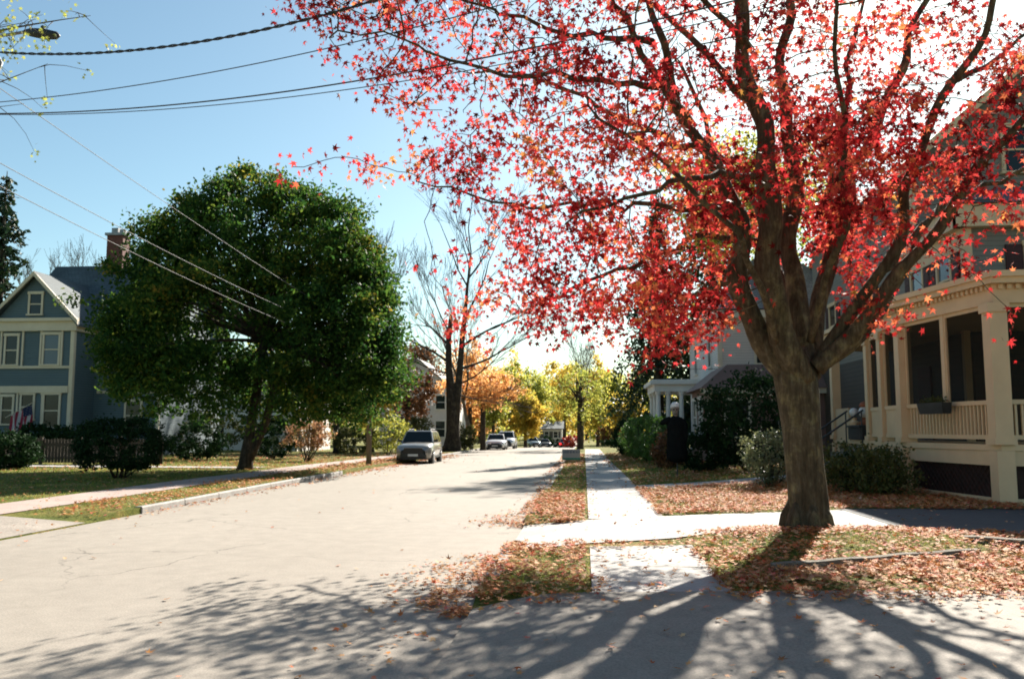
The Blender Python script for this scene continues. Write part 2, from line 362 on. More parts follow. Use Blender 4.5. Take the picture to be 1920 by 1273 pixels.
def carpaint(name, c):
    m, nt, out = newmat(name); p = nt.nodes.new('ShaderNodeBsdfPrincipled'); nt.links.new(p.outputs[0], out.inputs[0])
    nt.links.new(ramp(nt, [(.3,c),(.7,tuple(x*.88 for x in c))], noise(nt, 2, 4)), p.inputs['Base Color'])
    p.inputs['Metallic'].default_value = .25; p.inputs['Roughness'].default_value = .28; p.inputs['Coat Weight'].default_value = .8; return m
M['silver'] = carpaint('silver_paint', (.30,.285,.26)); M['carwhite'] = carpaint('white_car_paint', (.72,.72,.74))
M['carblue'] = carpaint('blue_grey_paint', (.20,.28,.34)); M['cardark'] = carpaint('dark_grey_paint', (.05,.05,.055)); M['carred'] = carpaint('dark_red_paint', (.12,.02,.02))
m, nt2, out = newmat('tail_lamp'); e = nt2.nodes.new('ShaderNodeEmission'); e.inputs[0].default_value = (1,.03,.03,1); e.inputs[1].default_value = 1.2; nt2.links.new(e.outputs[0], out.inputs[0]); M['tail'] = m
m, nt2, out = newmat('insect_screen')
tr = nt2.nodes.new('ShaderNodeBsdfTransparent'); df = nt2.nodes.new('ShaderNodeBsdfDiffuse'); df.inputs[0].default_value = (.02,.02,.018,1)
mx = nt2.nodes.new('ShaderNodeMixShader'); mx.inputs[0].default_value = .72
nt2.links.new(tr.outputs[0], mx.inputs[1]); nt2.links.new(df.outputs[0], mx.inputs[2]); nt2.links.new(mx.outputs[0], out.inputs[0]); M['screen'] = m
m, nt2, out = newmat('sign_face')          # printed sign face: white with a dark band of block lettering above
p = nt2.nodes.new('ShaderNodeBsdfPrincipled'); nt2.links.new(p.outputs[0], out.inputs[0]); p.inputs['Base Color'].default_value = (.33,.31,.30,1); p.inputs['Roughness'].default_value = .5
M['signface'] = m
M['signblue'] = pmat('sign_blue', (.06,.09,.15), (.07,.10,.16), 8, .5)
M['flagred'] = pmat('flag_red', (.35,.03,.06), (.30,.025,.05), 8, .8); M['flagwhite'] = pmat('flag_white', (.60,.55,.55), (.5,.46,.46), 8, .8); M['flagblue'] = pmat('flag_blue', (.02,.03,.09), (.02,.03,.08), 8, .8)
M['terracotta'] = pmat('terracotta', (.35,.12,.06), (.28,.10,.05), 8, .8)

# ------------------------------------------------------------------ terrain
def hz(y):
    return -.16*sm((y-24)/24) - .06*sm((y-48)/25) - 1.3*sm((y-74)/88)
def xl(y): return -8.45 - .15*sm((y-17)/8) - .75*sm((y-27)/14)
def warp(x, y):
    wgt = sm((x+24)/10) if x < -13 else (1 if x < -8.3 else 1-sm((x+8.3)/4))
    return x + (xl(y)+8.95)*wgt
def ground(x, y):
    h = hz(y)
    if x > -1.0:
        e = .12
        ramp_f = max(1-sm((y-7.6)/.7), sm((y-11.0)/.5)*(1-sm((y-14.2)/.6)))
        if x < .05: e = .12*(1-ramp_f) + ramp_f*(.015+.105*(x+1.0)/1.05)
        if x > 1.4: e += .055*(min(x,9)-1.4)*sm((y-19)/7)*(1-sm((y-60)/20))
        e += .13*math.exp(-(((x-3.4)/1.9)**2+((y-11.7)/1.15)**2))*sm((y-9.2-(x-1.9)*.52)/.35)*(1-sm((y-12.6)/.8))
        if y > 100: e += .015*(y-100)*sm((x-2)/20)
        return h+e
    if x < xl(y):
        f = 1-sm((y-14.5)/.9)
        if x > xl(y)-1.65: return h + .12*(1-f) + f*(.015+.105*(xl(y)-x)/1.65)
        return h + .12 + .02*max(0, min(-x-14, 12))*sm((y-30)/20)
    return h
def lin(a, b, s): 
    n = max(1, int(round((b-a)/s))); return [a+(b-a)*i/n for i in range(n)]
xs = [-500,-250,-120,-80,-60] + lin(-50,-20,2.5) + lin(-20,-12.1,.8) + lin(-12.1,-8.95,.35) + [-8.951,-8.94,-5,-1.06,-1.001] + lin(-.999,.05,.2) + lin(.05,8,.25) + lin(8,20,1) + [20,25,30,40,60,90,150,250,500]
ys = [-60,-30,-10] + lin(-4,7,1) + lin(7,18,.25) + lin(18,50,1) + lin(50,100,2) + lin(100,200,8) + [200,240,300,400,600,900]
vs, fs = [], []
for j, y in enumerate(ys):
    for i, x in enumerate(xs):
        X = warp(x, y)
        if -8.945 < x < -1.03: z = hz(y)-.06
        elif x == -1.001: z = hz(y)-.06
        elif x < -8.9: z = ground(X-.002, y)
        else: z = ground(X, y)
        vs.append((X, y, z))
nx = len(xs)
fs = [(j*nx+i, j*nx+i+1, (j+1)*nx+i+1, (j+1)*nx+i) for j in range(len(ys)-1) for i in range(nx-1)]
mb = MB(); mb.v = vs; mb.f = fs
tag(mb.build('ground', M['lawn'], smooth=False), kind='structure')
def patch(name, mat, L, Rr, nu, nv, zf, lift=.012, thick=0):
    """paved sheet between polyline L and polyline R (same count), following the ground"""
    def samp(P, t):
        s = t*(len(P)-1); i = min(int(s), len(P)-2); f = s-i
        return (P[i][0]*(1-f)+P[i+1][0]*f, P[i][1]*(1-f)+P[i+1][1]*f)
    m = MB()
    for j in range(nv+1):
        a, b = samp(L, j/nv), samp(Rr, j/nv)
        for i in range(nu+1):
            t = i/nu; x = a[0]*(1-t)+b[0]*t; y = a[1]*(1-t)+b[1]*t
            m.v.append((x, y, zf(x,y)+lift))
    m.f = [(j*(nu+1)+i, j*(nu+1)+i+1, (j+1)*(nu+1)+i+1, (j+1)*(nu+1)+i) for j in range(nv) for i in range(nu)]
    return tag(m.build(name, mat), kind='structure')
yr = [-60,-20,0,10] + lin(12,60,2) + lin(60,180,6) + [180,220,300,420]
patch('road', M['road'], [(xl(y), y) for y in yr], [(-1.0, y) for y in yr], 6, len(yr)-1, lambda x,y: hz(y), 0)
rgap = [(-20,7.9),(11.2,14.4)]
# right pavement (walk), between and beyond the drives
for a, b in ((8.02,11.15),(14.55,40),(40,76)):
    nsl = max(1, round((b-a)/1.5)); sl_ = MB()
    for k in range(nsl):
        y0, y1 = a+(b-a)*k/nsl+.008, a+(b-a)*(k+1)/nsl-.008; n0 = len(sl_.v); tl = random.gauss(0,.003)
        for j in range(5):
            yy = y0+(y1-y0)*j/4
            for i in range(4): xx = .06+1.27*i/3; sl_.v.append((xx, yy, ground(xx,yy)+.016+tl*(i-1.5)))
        sl_.f += [(n0+j*4+i, n0+j*4+i+1, n0+(j+1)*4+i+1, n0+(j+1)*4+i) for j in range(4) for i in range(3)]
    tag(sl_.build('pavement', M['concrete']), kind='structure')
yw = lin(14.4,78,1.0)+[78]
patch('pavement', M['walk_pink'], [(xl(y)-3.15,y) for y in yw], [(xl(y)-1.7,y) for y in yw], 3, len(yw)-1, ground, .014)
patch('path', M['concrete'], [(-25,33.6),(-13.0,33.4)], [(-25,35.0),(-13.0,34.9)], 2, 24, ground, .03)
# house path on the right
patch('path', M['concrete'], [(1.34,22.0),(3.0,22.6),(5.6,23.6)], [(1.34,23.3),(3.0,23.7),(5.6,24.8)], 3, 20, ground, .014)
# driveways
patch('near_driveway', M['drive_near'], [(-.99,-6),(-.99,7.7),(-.4,8.0)], [(14,-6),(14,8.3),(14,9.6)], 60, 70, ground, .02)
D2n = [(-.99,11.3),(.05,11.45),(1.2,11.85),(2.2,12.7),(3.1,13.35),(4.7,13.45)]
D2f = [(-.99,14.3),(.05,14.4),(1.3,15.1),(2.4,15.6),(3.8,16.15),(4.7,16.6)]
patch('driveway', M['concrete'], D2n, D2f, 14, 50, ground, .016)
patch('driveway_shadow', M['drive_shade'], [(4.71,13.3),(7,12.6),(16,12.0)], [(4.71,16.7),(7,17.0),(16,17.0)], 14, 50, ground, .02)  # dark sheet painted where the house shadow falls on the driveway
M['old_concrete'] = pmat('old_concrete', (.30,.26,.22), (.22,.19,.16), 1.1, .9, .3, 30, fine=(30,.2))
patch('left_driveway', M['old_concrete'], [(xl(10)-.02,8.0),(xl(10)-.02,14.3)], [(-20,7),(-20,14.6)], 14, 20, lambda x,y: ground(min(x,xl(y)-.01),y), .008)
# kerbs
kb = MB()
def kerbrun(m, xf, a, b, wd, side):
    y = a
    while y < b-.05:
        y2 = min(y+1.8, b)
        P = []
        for yy in (y+.008, y2-.008):
            x = xf(yy); z = hz(yy)
            ring = [(x,yy,z-.1),(x+side*wd,yy,z-.1),(x+side*wd,yy,z+.135),(x+side*.02,yy,z+.14),(x,yy,z+.12)]
            P.append(ring)
        m.hull(P[0], P[1]); y = y2
for a, b in ((8.9,10.75),(15.6,17.2),(22,120)): kerbrun(kb, lambda y: -1.02, a, b, .15, 1)
for a, b in ((16.1,31),(55,120)): kerbrun(kb, lambda y: xl(y)+.03, a, b, -.15*-1, -1)
tag(kb.build('kerb', M['kerb'], bevel=.01), kind='structure')

# ------------------------------------------------------------------ trees
def blob_points(n_clump, per, cx, cy, cz, rx, ry, rz, clump_r, shell=.55, cut=None, lump=.18, seed=0):
    r = np.random.default_rng(seed)
    d = r.normal(0,1,(n_clump,3)); d /= np.linalg.norm(d,axis=1)[:,None]
    rad = shell + (1-shell)*r.random(n_clump)**.6
    lum = 1 + lump*np.sin(d[:,0]*5+seed)*np.cos(d[:,2]*4+seed*2) + lump*.6*np.sin(d[:,1]*9+seed)
    c = d*(rad*lum)[:,None]*np.array([rx,ry,rz]) + np.array([cx,cy,cz])
    if cut is not None: c = c[cut(c)]
    k = r.poisson(per, len(c))
    idx = np.repeat(np.arange(len(c)), k)
    cr = clump_r*(.6+.8*r.random(len(c)))
    off = r.normal(0,.45,(len(idx),3))*cr[idx][:,None]*np.array([1,1,.75])
    return c, c[idx]+off
def limb(m, a, b, ra, rb, n=6, sag=.12, steps=5, seed=0):
    rr = random.Random(seed); a, b = Vector(a), Vector(b); L = (b-a).length
    j1 = Vector((rr.uniform(-1,1), rr.uniform(-1,1), rr.uniform(.1,1)))*L*sag
    pts = [a.lerp(b, t)+j1*math.sin(math.pi*t) for t in [i/steps for i in range(steps+1)]]
    m.tube(pts, [ra+(rb-ra)*(i/steps)**.8 for i in range(steps+1)], n); return pts
def leafy(name, label, cat, x, y, h, rx, rz, cz, mat, trunk=.16, nc=90, per=60, lsize=.16, clump=.7, group=None, seed=1,
          barkm='bark_dark', tmpl=None, fork=1, ry=None, cut=None, shell=.5, lean=0, limbs=9, z0=None, exact=False):
    if not exact: x = fx(x, y)
    z0 = ground(x,y)-.05 if z0 is None else z0
    t = thing(name, label, cat, (x,y,z0), 0, group)
    c, pts = blob_points(nc, per, x+lean, y, cz, rx, ry or rx, rz, clump, shell, cut, seed=seed)
    pts = pts[pts[:,2] > z0+.1]
    m = MB(); zf = max(z0+.4, cz-rz*.75)
    rr = random.Random(seed)
    top = Vector((x+lean+rr.uniform(-.2,.2)*rx, y, cz+rz*.55))
    fk = Vector((x+lean*.5, y, zf))
    m.tube([(x,y,z0-.1),(x+.01,y,z0+.12*h*.3),(x+lean*.25,y,(z0+zf)/2),fk,(fk+top)/2+Vector((.1*rx,0,0)),top],
           [trunk*1.5,trunk*1.1,trunk,trunk*.9,trunk*.5,trunk*.12], 10, wob=.05)
    idx = rr.sample(range(len(c)), min(limbs*3, len(c)))
    for k, i in enumerate(idx):
        s = fk.lerp(top, rr.uniform(0,.6))
        limb(m, s, c[i], trunk*(.42 if k < limbs else .2), .012, 5, .1, 4, seed+k)
    m.build('trunk', M[barkm], t, smooth=True)
    leaves('crown', pts, lsize*rng.uniform(.7,1.25,len(pts)), tmpl or DIA, mat, t)
    return t
def shrub(name, label, cat, x, y, rx, ry, z_lo, z_hi, mat, n=2600, lsize=.09, stems=5, seed=1, group=None, clump=.22, nc=60, shell=.75, tmpl=None):
    x = fx(x, y); z0 = ground(x,y)
    t = thing(name, label, cat, (x,y,z0-.02), 0, group)
    cz = (z_lo+z_hi)/2; rz = (z_hi-z_lo)/2
    c, pts = blob_points(nc, n/nc, x, y, cz, rx, ry, rz, clump, shell, None, .1, seed)
    pts = pts[pts[:,2] > z0+.03]
    m = MB(); rr = random.Random(seed)
    for k in range(stems):
        i = rr.randrange(len(c)); limb(m, (x+rr.uniform(-.15,.15)*rx, y+rr.uniform(-.15,.15)*ry, z0-.05), c[i], .03, .008, 5, .1, 4, seed+k)
    # inner branchwork that blocks most of the view through, as dense shrubs do
    m.build('stems', M['bark_dark'], t, smooth=True)
    leaves('foliage', pts, lsize*rng.uniform(.7,1.3,len(pts)), tmpl or DIA, mat, t)
    return t
def bare(m, p, d, L, r, depth, rr, spread=.5, up=.25, kids=(2,4), n0=6, minr=.004):
    """recursive bare branching"""
    steps = 4; pts = [p]; rad = [r]; q = p; dd = d.normalized()
    for i in range(steps):
        dd = (dd + Vector((rr.gauss(0,.10), rr.gauss(0,.10), rr.gauss(0,.07)+up*.12))).normalized()
        q = q + dd*(L/steps); pts.append(q); rad.append(max(minr, r*(1-.5*(i+1)/steps)))
    m.tube(pts, rad, n0, cap=False)
    if depth == 0: return
    for k in range(rr.randint(*kids)):
        t = rr.uniform(.35,1); i = min(int(t*steps), steps-1); s = pts[i].lerp(pts[i+1], t*steps-i)
        ax = Vector((rr.gauss(0,1), rr.gauss(0,1), rr.gauss(0,.5))).normalized()
        nd = (dd + ax*spread).normalized()
        bare(m, s, nd, L*rr.uniform(.5,.78), rad[i]*.6, depth-1, rr, spread, up, kids, max(3,n0-1), minr)
    bare(m, pts[-1], dd, L*.7, rad[-1], depth-1, rr, spread, up, kids, max(3,n0-1), minr)
def bare_tree(label, x, y, h, r, seed, group=None, depth=5, spread=.5, barkm='twig', lean=0, cat='tree', name='bare_tree', minr=.012):
    x = fx(x, y); z0 = ground(x,y); t = thing(name, label, cat, (x,y,z0), 0, group); m = MB(); rr = random.Random(seed)
    bare(m, Vector((x,y,z0-.1)), Vector((lean,0,1)), h*.38, r, depth, rr, spread, .5, (2,3), 8, minr)
    m.build('trunk', M[barkm], t, smooth=True); return t

# ---- the big red maple
def red_maple():
    bx, by = 3.09, 12.55; z0 = ground(bx,by)
    t = thing('red_maple_tree', 'large red leaved maple with many forked limbs beside the near driveway', 'tree', (bx,by,z0))
    def P(*a): return [at(px,py,Y) for px,py,Y in a]
    limbs = [  # (points px,py,depth), (radius px at 1920)
      (P((1420,640,12.5),(1397,560,12.4),(1388,470,12.3),(1378,400,12.3),(1345,320,12.2),(1300,240,12.0),(1262,160,11.9),(1225,60,11.8),(1200,-60,11.7),(1180,-190,11.6)), [24,23,21,19,15,12,10,8,6,4], (1495,725,12.55)),
      (P((1462,640,12.3),(1450,540,12.2),(1448,440,12.1),(1432,320,12.0),(1418,200,11.9),(1403,90,11.9),(1382,-30,11.8),(1375,-160,11.8),(1350,-330,11.7)), [28,27,26,22,19,16,14,11,6], (1508,715,12.45)),
      (P((1500,620,12.8),(1492,500,12.9),(1480,380,13.0),(1478,240,13.1),(1470,110,13.2),(1472,0,13.2),(1480,-150,13.3),(1470,-320,13.3)), [23,20,17,13,11,9,7,4], (1515,710,12.6)),
      (P((1535,590,13.2),(1550,470,13.5),(1585,370,13.8),(1630,280,14.1),(1660,180,14.3),(1700,90,14.5),(1750,-20,14.7),(1800,-170,14.8)), [18,16,14,12,10,8,6,4], (1518,700,12.8)),
      (P((1565,625,12.4),(1620,560,12.2),(1670,470,12.0),(1700,400,11.9),(1712,330,11.9),(1765,180,11.7),(1830,60,11.5),(1890,-40,11.3),(1960,-160,11.2)), [14,13,12,11,10,9,7,6,4], (1535,680,12.5)),
      (P((1590,645,12.3),(1650,570,12.0),(1710,480,11.7),(1780,385,11.4),(1830,320,11.2),(1880,262,11.0),(1960,190,10.8),(2060,100,10.6)), [18,16,13,11,10,9,7,5], (1530,690,12.4)),
      (P((1610,660,12.9),(1700,520,13.4),(1760,380,13.8),(1830,260,14.2),(1950,120,14.6)), [7,7,6,5,3], (1540,690,12.8)),
      (P((1440,560,11.6),(1400,470,10.9),(1330,380,10.2),(1240,300,9.7),(1130,220,9.4)), [8,7,6,4,3], (1455,640,12.2)),
      (P((1480,560,13.6),(1440,450,14.6),(1390,340,15.5),(1320,230,16.4),(1260,100,17.0)), [9,8,7,5,3], (1495,650,12.8)),
      (P((1545,520,11.8),(1590,400,11.0),(1600,260,10.4),(1560,100,9.9),(1540,-60,9.6)), [8,7,6,5,3], (1520,640,12.3)),
    ]
    side = [   # long side branches of the left part
      (P((1262,160,11.9),(1190,160,11.7),(1100,140,11.5),(1010,138,11.3),(905,140,11.2),(800,100,11.1),(720,60,11.0)), [9,7,6,5,4,3,2]),
      (P((1225,80,11.8),(1130,60,12.0),(1040,70,12.3),(980,30,12.5),(900,5,12.7),(820,-10,12.8)), [8,6,5,4,3,2]),
      (P((1300,240,12.0),(1240,165,11.5),(1180,60,11.2),(1150,-20,11.0),(1090,-100,10.8)), [10,8,7,5,3]),
      (P((1330,290,12.2),(1240,250,12.5),(1150,240,12.8),(1060,150,13.0),(1000,140,13.2),(880,138,13.4)), [8,6,5,4,3,2]),
      (P((1378,400,12.3),(1290,385,12.0),(1200,385,11.8),(1100,385,11.7),(1000,390,11.6),(880,370,11.5),(780,340,11.4)), [8,6,5,4,3,2.5,1.5]),
      (P((1385,450,12.3),(1300,440,12.8),(1220,480,13.2),(1130,520,13.5),(1050,560,13.8),(960,590,14.0)), [7,6,5,4,3,2]),
      (P((1432,330,12.0),(1350,330,11.0),(1260,340,10.3),(1160,370,9.8),(1060,420,9.5)), [9,7,5,4,2]),
      (P((1418,200,11.9),(1330,100,12.5),(1230,20,13.0),(1150,-60,13.5)), [9,7,5,3]),
      (P((1448,470,12.1),(1400,520,12.6),(1340,540,13.2),(1280,560,13.6),(1220,570,14)), [7,6,5,4,2]),
      (P((1403,90,11.9),(1340,20,11.4),(1260,-60,11),(1160,-150,10.6)), [8,6,5,3]),
      (P((1712,330,11.9),(1780,300,12.3),(1850,280,12.8),(1940,260,13.3)), [7,6,5,3]),
      (P((1780,385,11.4),(1850,350,11.3),(1925,305,11.2),(2010,280,11.1)), [6,5,4,3]),
      (P((1620,560,12.2),(1690,470,12.8),(1750,400,13.2),(1790,340,13.6)), [6,5,4,2]),
      (P((1765,180,11.7),(1850,120,12.2),(1930,60,12.6)), [7,5,3]),
      (P((1585,370,13.8),(1570,250,14.6),(1590,120,15.4),(1620,0,16)), [9,7,5,3]),
    ]
    S = lambda px, Y: px*Y/FPX
    nodes, rad, par = [], [], []
    def addpoly(pts, rr, parent):
        prev = parent; last = None
        for i in range(len(pts)-1):
            a, b = pts[i], pts[i+1]; n = max(1, int((b-a).length/.22))
            for k in range(n + (1 if i == len(pts)-2 else 0)):
                f = k/n; q = a.lerp(b, f)
                nodes.append(q + Vector((random.gauss(0,.008), random.gauss(0,.008), 0))); rad.append(rr[i]*(1-f)+rr[i+1]*f); par.append(prev); prev = len(nodes)-1
        return prev
    def smooth_pts(pts):
        out = [pts[0]]
        for i in range(1, len(pts)-1): out.append(pts[i]*.6+pts[i-1]*.2+pts[i+1]*.2)
        return out+[pts[-1]]
    m = MB()
    # trunk and main limbs as overlapping flared tubes joined at the crotch
    tp = [Vector((bx,by,z0-.15)), Vector((bx,by,z0+.05)), Vector((bx+.01,by,z0+.22)), at(1516,950,12.55), at(1508,875,12.55), at(1502,800,12.55), at(1497,745,12.55), at(1492,705,12.55), at(1486,655,12.6)]
    m.tube(tp, [.35,.32,.292,.272,.260,.262,.29,.30,.20], 24, wob=.018)
    for q in range(7):                                   # root flare
        a = q*math.pi*2/7+.3; d = Vector((math.cos(a), math.sin(a), 0))
        m.tube([Vector((bx,by,z0+.42))+d*.20, Vector((bx,by,z0+.2))+d*.26, Vector((bx,by,z0-.02))+d*.33, Vector((bx,by,z0-.14))+d*.46], [.05,.10,.08,.04], 8)
    ends = []
    for pts, rpx, start in limbs:
        st = at(*start); Y = start[2]
        full = [st]+pts; rr = [S(rpx[0]*1.15, pts[0].y)]+[S(a, p.y) for a, p in zip(rpx, pts)]
        full = smooth_pts(full)
        fine, fr = [], []
        for i in range(len(full)-1):
            n = 4
            for k in range(n): 
                p0 = full[max(i-1,0)]; p1 = full[i]; p2 = full[i+1]; p3 = full[min(i+2,len(full)-1)]; u = k/n
                q = .5*((2*p1)+(p2-p0)*u+(2*p0-5*p1+4*p2-p3)*u*u+(3*p1-p0-3*p2+p3)*u**3)
                fine.append(q); fr.append(rr[i]*(1-u)+rr[i+1]*u)
        fine.append(full[-1]); fr.append(rr[-1])
        L_ = 0
        ph = [random.uniform(0, 6.28) for _ in range(4)]
        for i in range(1, len(fine)):                    # natural bends along the limb
            L_ += (fine[i]-fine[i-1]).length if i else 0
            am = .075*min(1, max(0, L_-.8)/1.2)
            fine[i] = fine[i] + Vector((am*(math.sin(L_*2.1+ph[0])+.6*math.sin(L_*4.3+ph[1])), am*.8*math.sin(L_*1.7+ph[2]), am*.4*math.sin(L_*2.9+ph[3])))
        fr = [q*(.86+.05*math.sin(i*1.1+ph[1])) for i, q in enumerate(fr)]
        m.tube(fine, fr, 12, wob=.04)
        addpoly(fine[4:], fr[4:], -1)
    for pts, rpx in side:
        rr = [S(a, p.y)*.9 for a, p in zip(rpx, pts)]; pts = smooth_pts(pts)
        p2, r2 = [], []
        for i in range(len(pts)-1):
            for k in range(3): p2.append(pts[i].lerp(pts[i+1], k/3)); r2.append(rr[i]*(1-k/3)+rr[i+1]*k/3)
        pts, rr = p2+[pts[-1]], r2+[rr[-1]]
        pts = [p + Vector((random.gauss(0,.035), random.gauss(0,.03), random.gauss(0,.035))) if 0 < i < len(pts)-1 else p for i, p in enumerate(pts)]
        m.tube(pts, rr, 8); addpoly(pts, rr, -1)
    nmain = len(nodes)
    # attractors: regions of the crown (photo x, y, spread, depth, spread, count)
    reg = [
      (560,10,60,30,12.0,.9,26),(650,50,70,45,12.0,1.0,44),(760,40,80,50,12.2,1.2,56),(880,70,80,60,12.2,1.4,64),(1000,50,90,60,12,1.6,72),(1120,60,90,70,12,2.2,95),(1240,60,80,80,12,2.4,85),
      (720,150,40,50,11.8,.8,22),(720,275,50,22,11.6,.6,13),(600,300,40,20,11.6,.3,3),(550,318,7,12,11.6,.2,3),(800,190,60,50,12,1.4,36),(800,300,55,45,11.8,1.2,32),(900,260,60,50,11.8,1.6,48),
      (1000,230,70,60,11.5,2.0,66),(1130,230,80,60,11.3,2.0,90),(1250,260,70,60,11.5,2.2,90),(1100,330,70,45,11.3,1.6,60),(1180,420,70,50,11.8,1.8,60),(1050,440,60,50,11.8,1.3,50),(930,370,60,40,11.6,1.1,30),
      (960,440,45,40,11.8,1.0,24),(830,500,30,40,11.8,.5,9),(860,610,18,20,12.4,.4,10),(900,630,16,10,12.4,.3,6),(1010,520,45,25,12.4,.9,26),(930,560,40,25,12.6,.8,20),(1080,570,50,28,12.8,1.0,60),(1060,500,50,35,12.2,1.0,40),(1170,560,45,35,12.6,1.0,44),(1000,560,40,24,12.6,.8,24),(1110,440,50,40,11.4,1.0,50),(1150,610,32,20,13,.8,14),(980,600,50,18,12.6,.5,9),
      (1240,500,55,60,12.8,1.5,110),(1250,600,45,30,13.2,1.1,50),(1310,560,35,45,13.2,1.0,60),(1320,430,45,70,13,1.8,90),(1330,300,50,60,12.5,2.4,50),(1350,140,60,80,12.4,2.8,50),(1340,620,25,16,13,.6,9),(1180,520,50,30,12.8,.9,30),
      (1420,60,60,70,12.5,3.0,50),(1540,80,80,70,12.8,2.8,80),(1560,220,90,70,13.2,2.4,110),(1530,340,60,60,13.6,2.2,90),(1600,320,70,60,13.4,2.0,80),(1560,440,50,50,13.8,1.6,70),(1600,500,45,45,13.6,1.4,50),(1630,580,40,30,12.8,.9,20),
      (1650,380,50,60,11.8,1.0,56),(1720,280,60,60,11.3,1.0,76),(1700,180,60,50,11.5,1.0,56),(1800,240,70,60,11,1.2,66),(1880,160,50,70,10.8,1.2,60),(1880,330,60,60,10.8,1.0,46),(1820,400,60,40,11,.7,16),(1500,200,60,60,9.8,.7,40),(1600,260,60,70,9.8,.7,50),(1430,330,40,60,10,.6,18),(1570,380,40,40,10.2,.6,20),(1740,460,50,35,12,.7,13),(1700,540,30,30,12,.4,7),(1800,500,60,30,11.6,.4,7),(1760,80,90,50,13,2,30),
      (1940,300,60,120,11,1.5,50),(2050,200,90,150,11,1.5,70),(1920,600,15,22,11.0,.2,3),(1750,420,40,30,12,.7,8),(1420,360,60,80,13.8,1.4,90),(1500,280,80,80,14.2,1.4,70),(1300,380,60,60,13.6,1.3,60),
      # the crown goes on above and in front of the picture
      (700,-100,160,70,12,2.2,70),(950,-120,180,90,12,3,170),(1250,-130,180,100,12,3.2,200),(1550,-130,180,110,12.5,3.2,180),(1850,-100,150,120,12.5,3,120),(1100,-320,260,100,12,3,130),(1500,-350,260,100,12.5,3,150),(1850,-300,160,90,12.5,2.5,60),(820,-260,120,80,12,2,60),
    ]
    A = []
    for px, py, sx, sy, Y, sY, n in reg:
        seeds = [at(random.gauss(px, sx*.85), random.gauss(py, sy*.85), max(8.0, min(18.5, random.gauss(Y, sY*.8)))) for _ in range(max(1, n//7))] if n > 12 else []
        for _ in range(int(n*((.46 if px < 960 and py < 160 else .36 if px > 1680 and py > 200 else .50) if py > -60 else .95))):
            d = max(8.0, min(18.5, random.gauss(Y, sY*.8)))
            p = at(random.gauss(px, sx*.75), random.gauss(py, sy*.75), d)
            if seeds and random.random() < .8:
                q = random.choice(seeds); p = q + Vector((random.gauss(0,.19), random.gauss(0,.19), random.gauss(0,.14)))
            A.append(p)
    grp = list(A)
    # space colonisation: twigs grow from the limbs towards the attractors
    alive = [True]*len(A); step = .17
    for it in range(70):
        kd = KDTree(len(nodes))
        for i, q in enumerate(nodes): kd.insert(q, i)
        kd.balance()
        pull = {}; nal = 0
        for ai, a in enumerate(A):
            if not alive[ai]: continue
            co, i, dist = kd.find(a)
            if dist < .20: alive[ai] = False; continue
            nal += 1
            pull.setdefault(i, []).append(a)
        if not nal: break
        for i, al in pull.items():
            # near-nearest node only: head for the closest attractor with some influence of the rest
            al.sort(key=lambda a: (a-nodes[i]).length)
            d = Vector((0,0,0))
            for k, a in enumerate(al[:5]):
                v = (a-nodes[i]); d += v.normalized()*(1/(1+k*.8))
            if d.length < 1e-4: continue
            d = (d.normalized() + Vector((random.gauss(0,.16), random.gauss(0,.16), random.gauss(0,.12)+.05))).normalized()
            nodes.append(nodes[i]+d*step); rad.append(0); par.append(i)
    n = len(nodes); acc = [0.0]*n; kids = [[] for _ in range(n)]
    for i in range(nmain, n): kids[par[i]].append(i)
    for i in range(n-1, nmain-1, -1):
        if acc[i] == 0: acc[i] = .0055**2.3
        rad[i] = acc[i]**(1/2.3); acc[par[i]] += acc[i]
    tw = MB()
    for i in range(n):
        for k in kids[i]:
            if i >= nmain and k == max(kids[i], key=lambda c: rad[c]): continue
            ch = [i, k]; c = k
            while kids[c]: c = max(kids[c], key=lambda q: rad[q]); ch.append(c)
            rr = [min(rad[ch[1]]*1.1, .06)]+[min(rad[q],.06) for q in ch[1:]]
            tw.tube([nodes[q] for q in ch], rr, 5 if rr[0] > .012 else 4, cap=False)
    trunk = m
    off = len(trunk.v); trunk.v += tw.v; trunk.f += [tuple(a+off for a in f) for f in tw.f]
    trunk.build('trunk', M['bark'], t, smooth=True)
    cen = []
    for a in grp:
        # hanging sprays of leaves
        k = random.choice((6,9,12,16,22,28))
        for _ in range(k):
            cen.append((a.x+random.gauss(0,.145), a.y+random.gauss(0,.145), a.z+random.gauss(-.07,.13)))
    for i in range(nmain, n):
        if not kids[i] and random.random() < .5:
            q = nodes[i]
            for _ in range(2): cen.append((q.x+random.gauss(0,.06), q.y+random.gauss(0,.06), q.z-.05+random.gauss(0,.05)))
    cen = np.array(cen)
    print('red maple nodes', n, 'leaves', len(cen))
    leaves('crown', cen, rng.uniform(.038,.094,len(cen)), STAR, M['red_leaf'], t, 'droop')
    return t
red_maple()

